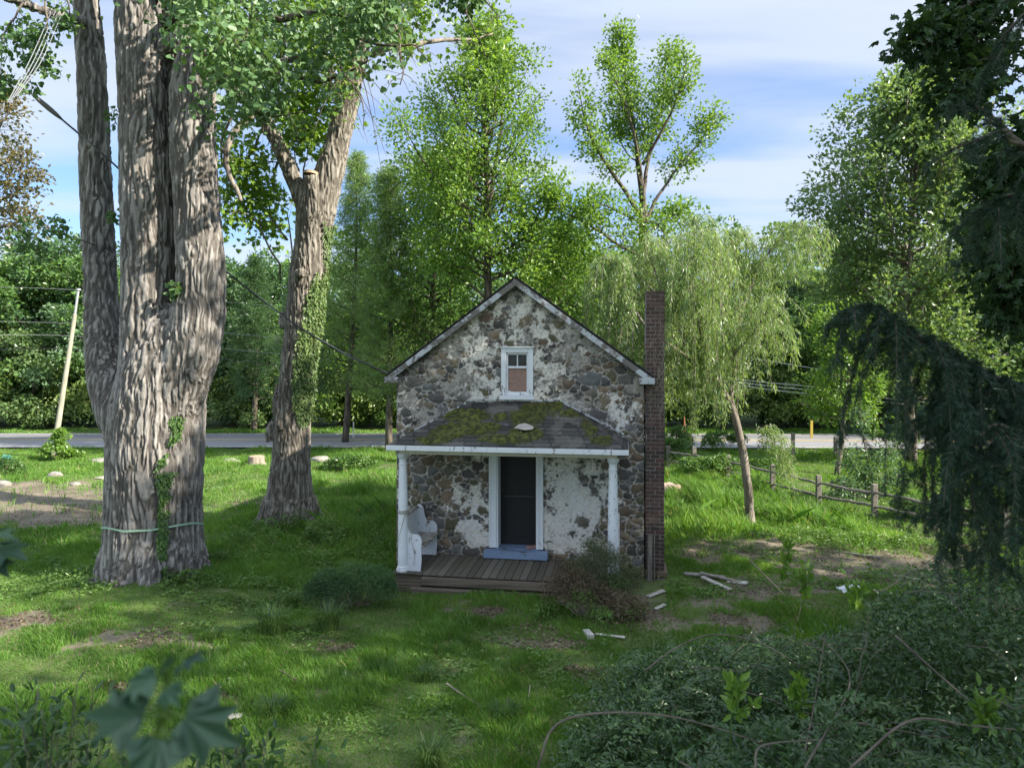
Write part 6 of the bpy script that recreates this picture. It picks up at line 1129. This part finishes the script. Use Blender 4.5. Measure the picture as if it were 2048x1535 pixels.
for j in range(4): wire('guy_wire', ['outermost of four thin wires fanning up beside the top left limb', 'second outermost thin wire fanning up beside the top left limb', 'third thin wire fanning up beside the top left limb', 'innermost of four thin wires fanning up beside the top left limb'][j], [(15+j*6, 205-j*4, 8.4), (60+j*8, 120, 10), (100+j*9, 30-j*3, 12.3), (130+j*10, -40, 13.5)], .006, m_lt, group='thin wires beside the top left limb')
for j, (ya, yb, yc, r_) in enumerate([(572, 577, 590, .008), (640, 645, 652, .008), (672, 670, 684, .010), (703, 697, 706, .018)]): wire('road_wire', 'top' if 0 else ['highest thin wire crossing behind the leaning pole', 'second highest wire crossing behind the leaning pole', 'third wire down crossing behind the leaning pole', 'lowest and thickest wire crossing behind the leaning pole'][j], [(-120, ya, 29), (100, yb, 30), (300, yc, 31), (560, yc+24, 33), (800, yc+50, 35)], r_, [m_lt, m_lt, m_lt, m_cable][j], group='road wires on the left')
for j, (a, b_, r_) in enumerate([((1480, 712), (1690, 745), .018), ((1470, 757), (1690, 779), .016), ((1470, 763), (1660, 784), .014), ((1475, 770), (1640, 790), .016)]):
    wire('road_wire', ['highest pale wire right of the willow trunk', 'upper pale wire of the three close together right of the willow', 'middle pale wire of the three close together right of the willow', 'lowest pale wire of the three close together right of the willow'][j], [(a[0]-260, a[1]-40, 33), (*a, 31.5), (*b_, 30), (b_[0]+330, b_[1]+35, 28)], r_, solid('bright_wire', (.62, .64, .66), .4, .2), group='road wires on the right')
# dead vine on the chimney
mb = MB(); rg = np.random.default_rng(31)
for k in range(26):
    x_ = rg.uniform(cx0-.35 if k % 3 == 0 else cx0, cx1-.02); z_ = rg.uniform(2.6, 3.9); pts = [np.array([x_, -.012, z_])]
    for m_ in range(9): d = np.array([rg.normal(0, .06), 0, rg.uniform(.06, .16)]); q = pts[-1]+d; q[0] = min(max(q[0], cx0-.3), cx1-.01); q[1] = -.012 if q[0] > cx0 else -.05; pts.append(q)
    pts = [q for q in pts if q[2] < 4.9 and (q[0] > cx0-.02 or q[2] < 3.7)]
    if len(pts) > 2: mb.tube(catmull(pts, len(pts)*3), .0035, 4, False)
o = mb.build('dead_vine', M['twig_pale']); o.location = (C0[0], C0[1], 0); o.rotation_euler.z = TH; tag(o, 'tangle of dead vine stems clinging to the chimney face', 'vine')
# ------------------------------------------------------------------ small things on the ground
m_rock = solid('pale_rock', (.28, .26, .23), .9, noise=.25, nscale=12, bump=.5); m_stump = bark_mat('stump_bark', (.10, .08, .06), (.30, .25, .2))
def rock(px, py, s_, lab, mat=m_rock, name='rock', cat='rock', sd=0, z=.3):
    rg = np.random.default_rng(500+sd); th, ph = np.meshgrid(np.linspace(0, 2*np.pi, 17)[:-1], np.linspace(.02, np.pi-.02, 9)); d = np.stack([np.cos(th)*np.sin(ph), np.sin(th)*np.sin(ph), np.cos(ph)], -1).reshape(-1, 3); V = d*(.75+.5*vnoise(d*1.7+sd*7, 3))[:, None]*s_*[1, .7, z*1.6]+[0, 0, s_*.15]
    Q = [[a*16+b_, a*16+(b_+1) % 16, (a+1)*16+(b_+1) % 16, (a+1)*16+b_] for a in range(8) for b_ in range(16)]; mb = MB(); mb.add(V, np.array(Q)[:, ::-1]); o = mb.build(name, mat, None, 'auto'); o.location = G(px, py); tag(o, lab, cat)
rock(110, 952, .26, 'white stone on the lawn left of the massive trunk', sd=1); rock(5, 972, .3, 'pale stone at the left edge of the lawn', sd=2); rock(150, 970, .16, 'small pale stone beside the white stone', sd=3); rock(205, 925, .5, 'flat pale stone mound touching the massive trunk outline', sd=4, z=.15); rock(203, 957, .22, 'low pinkish stone just left of the massive trunk', sd=5, z=.15); rock(462, 927, .35, 'rough grey root clod left of the stump', sd=6); rock(640, 922, .35, 'weathered clod right of the forked trunk', sd=7)
rock(1340, 990, .42, 'pale pink stump-like stone beside the chimney', solid('pink_stone', (.50, .34, .30), .9, noise=.2, bump=.3), sd=8, z=.5); rock(1378, 990, .26, 'flat white stone right of the pink stone', sd=9, z=.2)
mb = MB(); mb.lathe(0, 0, [(.42, -.1), (.36, .05), (.30, .14), (.29, .32), (.27, .345), (.0001, .345)], 20); q = G(513, 930); root = tag(empty('tree_stump', tuple(q)), 'pale cut tree stump on the lawn near the road', 'stump'); mb.build('bark', m_stump, root, 'auto'); mb = MB(); mb.lathe(0, 0, [(.265, .346), (.265, .352), (.0001, .353)], 20); mb.build('cut_face', cut, root)
def gplank(px0_, py0_, px1_, py1_, w_, th_, mat, lab, z0=.04, z1=.06, name='scrap_board'): a = G(px0_, py0_)+[0, 0, z0]; b_ = G(px1_, py1_)+[0, 0, z1]; return plank(name, a, b_, w_, th_, mat, lab)
m_scrap = solid('scrap_wood', (.24, .215, .185), .9, noise=.4, nscale=7, bump=.4); m_scr2 = solid('pale_scrap', (.45, .42, .37), .9, noise=.3, nscale=7, bump=.4)
gplank(1368, 1150, 1450, 1160, .12, .03, m_scrap, 'longest grey board in the pile right of the chimney'); gplank(1405, 1162, 1462, 1185, .09, .03, m_scr2, 'pale slanting board in the pile right of the chimney', .08, .05); gplank(1400, 1155, 1480, 1170, .06, .03, m_scrap, 'thin grey board at the back of the pile', .1, .06); gplank(1455, 1165, 1495, 1172, .16, .02, m_scr2, 'broken pale board end at the right of the pile')
gplank(1295, 1197, 1328, 1187, .09, .02, m_scr2, 'pale board scrap at the foot of the chimney'); gplank(1310, 1222, 1330, 1215, .07, .02, m_scr2, 'small pale scrap below the board at the chimney foot'); gplank(1172, 1268, 1182, 1282, .1, .08, m_scr2, 'short grey wood block on the lawn below the brush pile'); gplank(1190, 1272, 1250, 1282, .05, .02, m_scr2, 'pale lath lying below the brush pile')
gplank(1500, 1070, 1550, 1074, .05, .03, m_scrap, 'thin stick lying behind the bare soil'); gplank(1690, 1108, 1760, 1120, .06, .04, m_scrap, 'dark stick on the bare soil at the right'); gplank(1760, 1150, 1840, 1165, .05, .03, m_scr2, 'pale stick on the bare soil at the right')
def twig(rows, r_, lab, mat='twig_pale'): mb = MB(); mb.tube(catmull([G(a, b_)+[0, 0, z_] for a, b_, z_ in rows], 12), r_, 5); o = mb.build('fallen_stick', M[mat]); tag(o, lab, 'stick')
twig([(893, 1385, .12), (930, 1405, .08), (975, 1428, .05)], .010, 'long fallen stick in the middle of the foreground lawn'); twig([(560, 1355, .1), (590, 1368, .07), (618, 1382, .03)], .008, 'short fallen stick in the left foreground lawn', 'twig'); twig([(467, 1116, .1), (480, 1118, .1), (497, 1122, .05)], .012, 'pale stick on the weeds right of the massive trunk'); twig([(1058, 1378, .02), (1060, 1390, .12), (1056, 1410, .03)], .006, 'small upright bent twig in the foreground lawn')
for px, py, s_, lab in ((465, 1440, .10, 'crumpled pale leaf-like litter in the lower left foreground'), (1700, 1212, .20, 'crumpled white plastic litter on the soil at the right')):
    rgx = np.random.default_rng(int(px)); n_ = 9; gx_, gy_ = np.meshgrid(np.linspace(-1, 1, n_), np.linspace(-.5, .5, n_)); V = np.stack([gx_, gy_, rgx.normal(0, .13, gx_.shape)+.2], -1).reshape(-1, 3)*s_; mb = MB(); mb.add(V, [[a*n_+b_, a*n_+b_+1, (a+1)*n_+b_+1, (a+1)*n_+b_] for a in range(n_-1) for b_ in range(n_-1)]); o = mb.build('litter', solid('litter_white', (.75, .76, .78) if px > 1000 else (.55, .5, .42), .6)); o.location = G(px, py)+[0, 0, .03 if px < 1000 else .25]; tag(o, lab, 'litter')
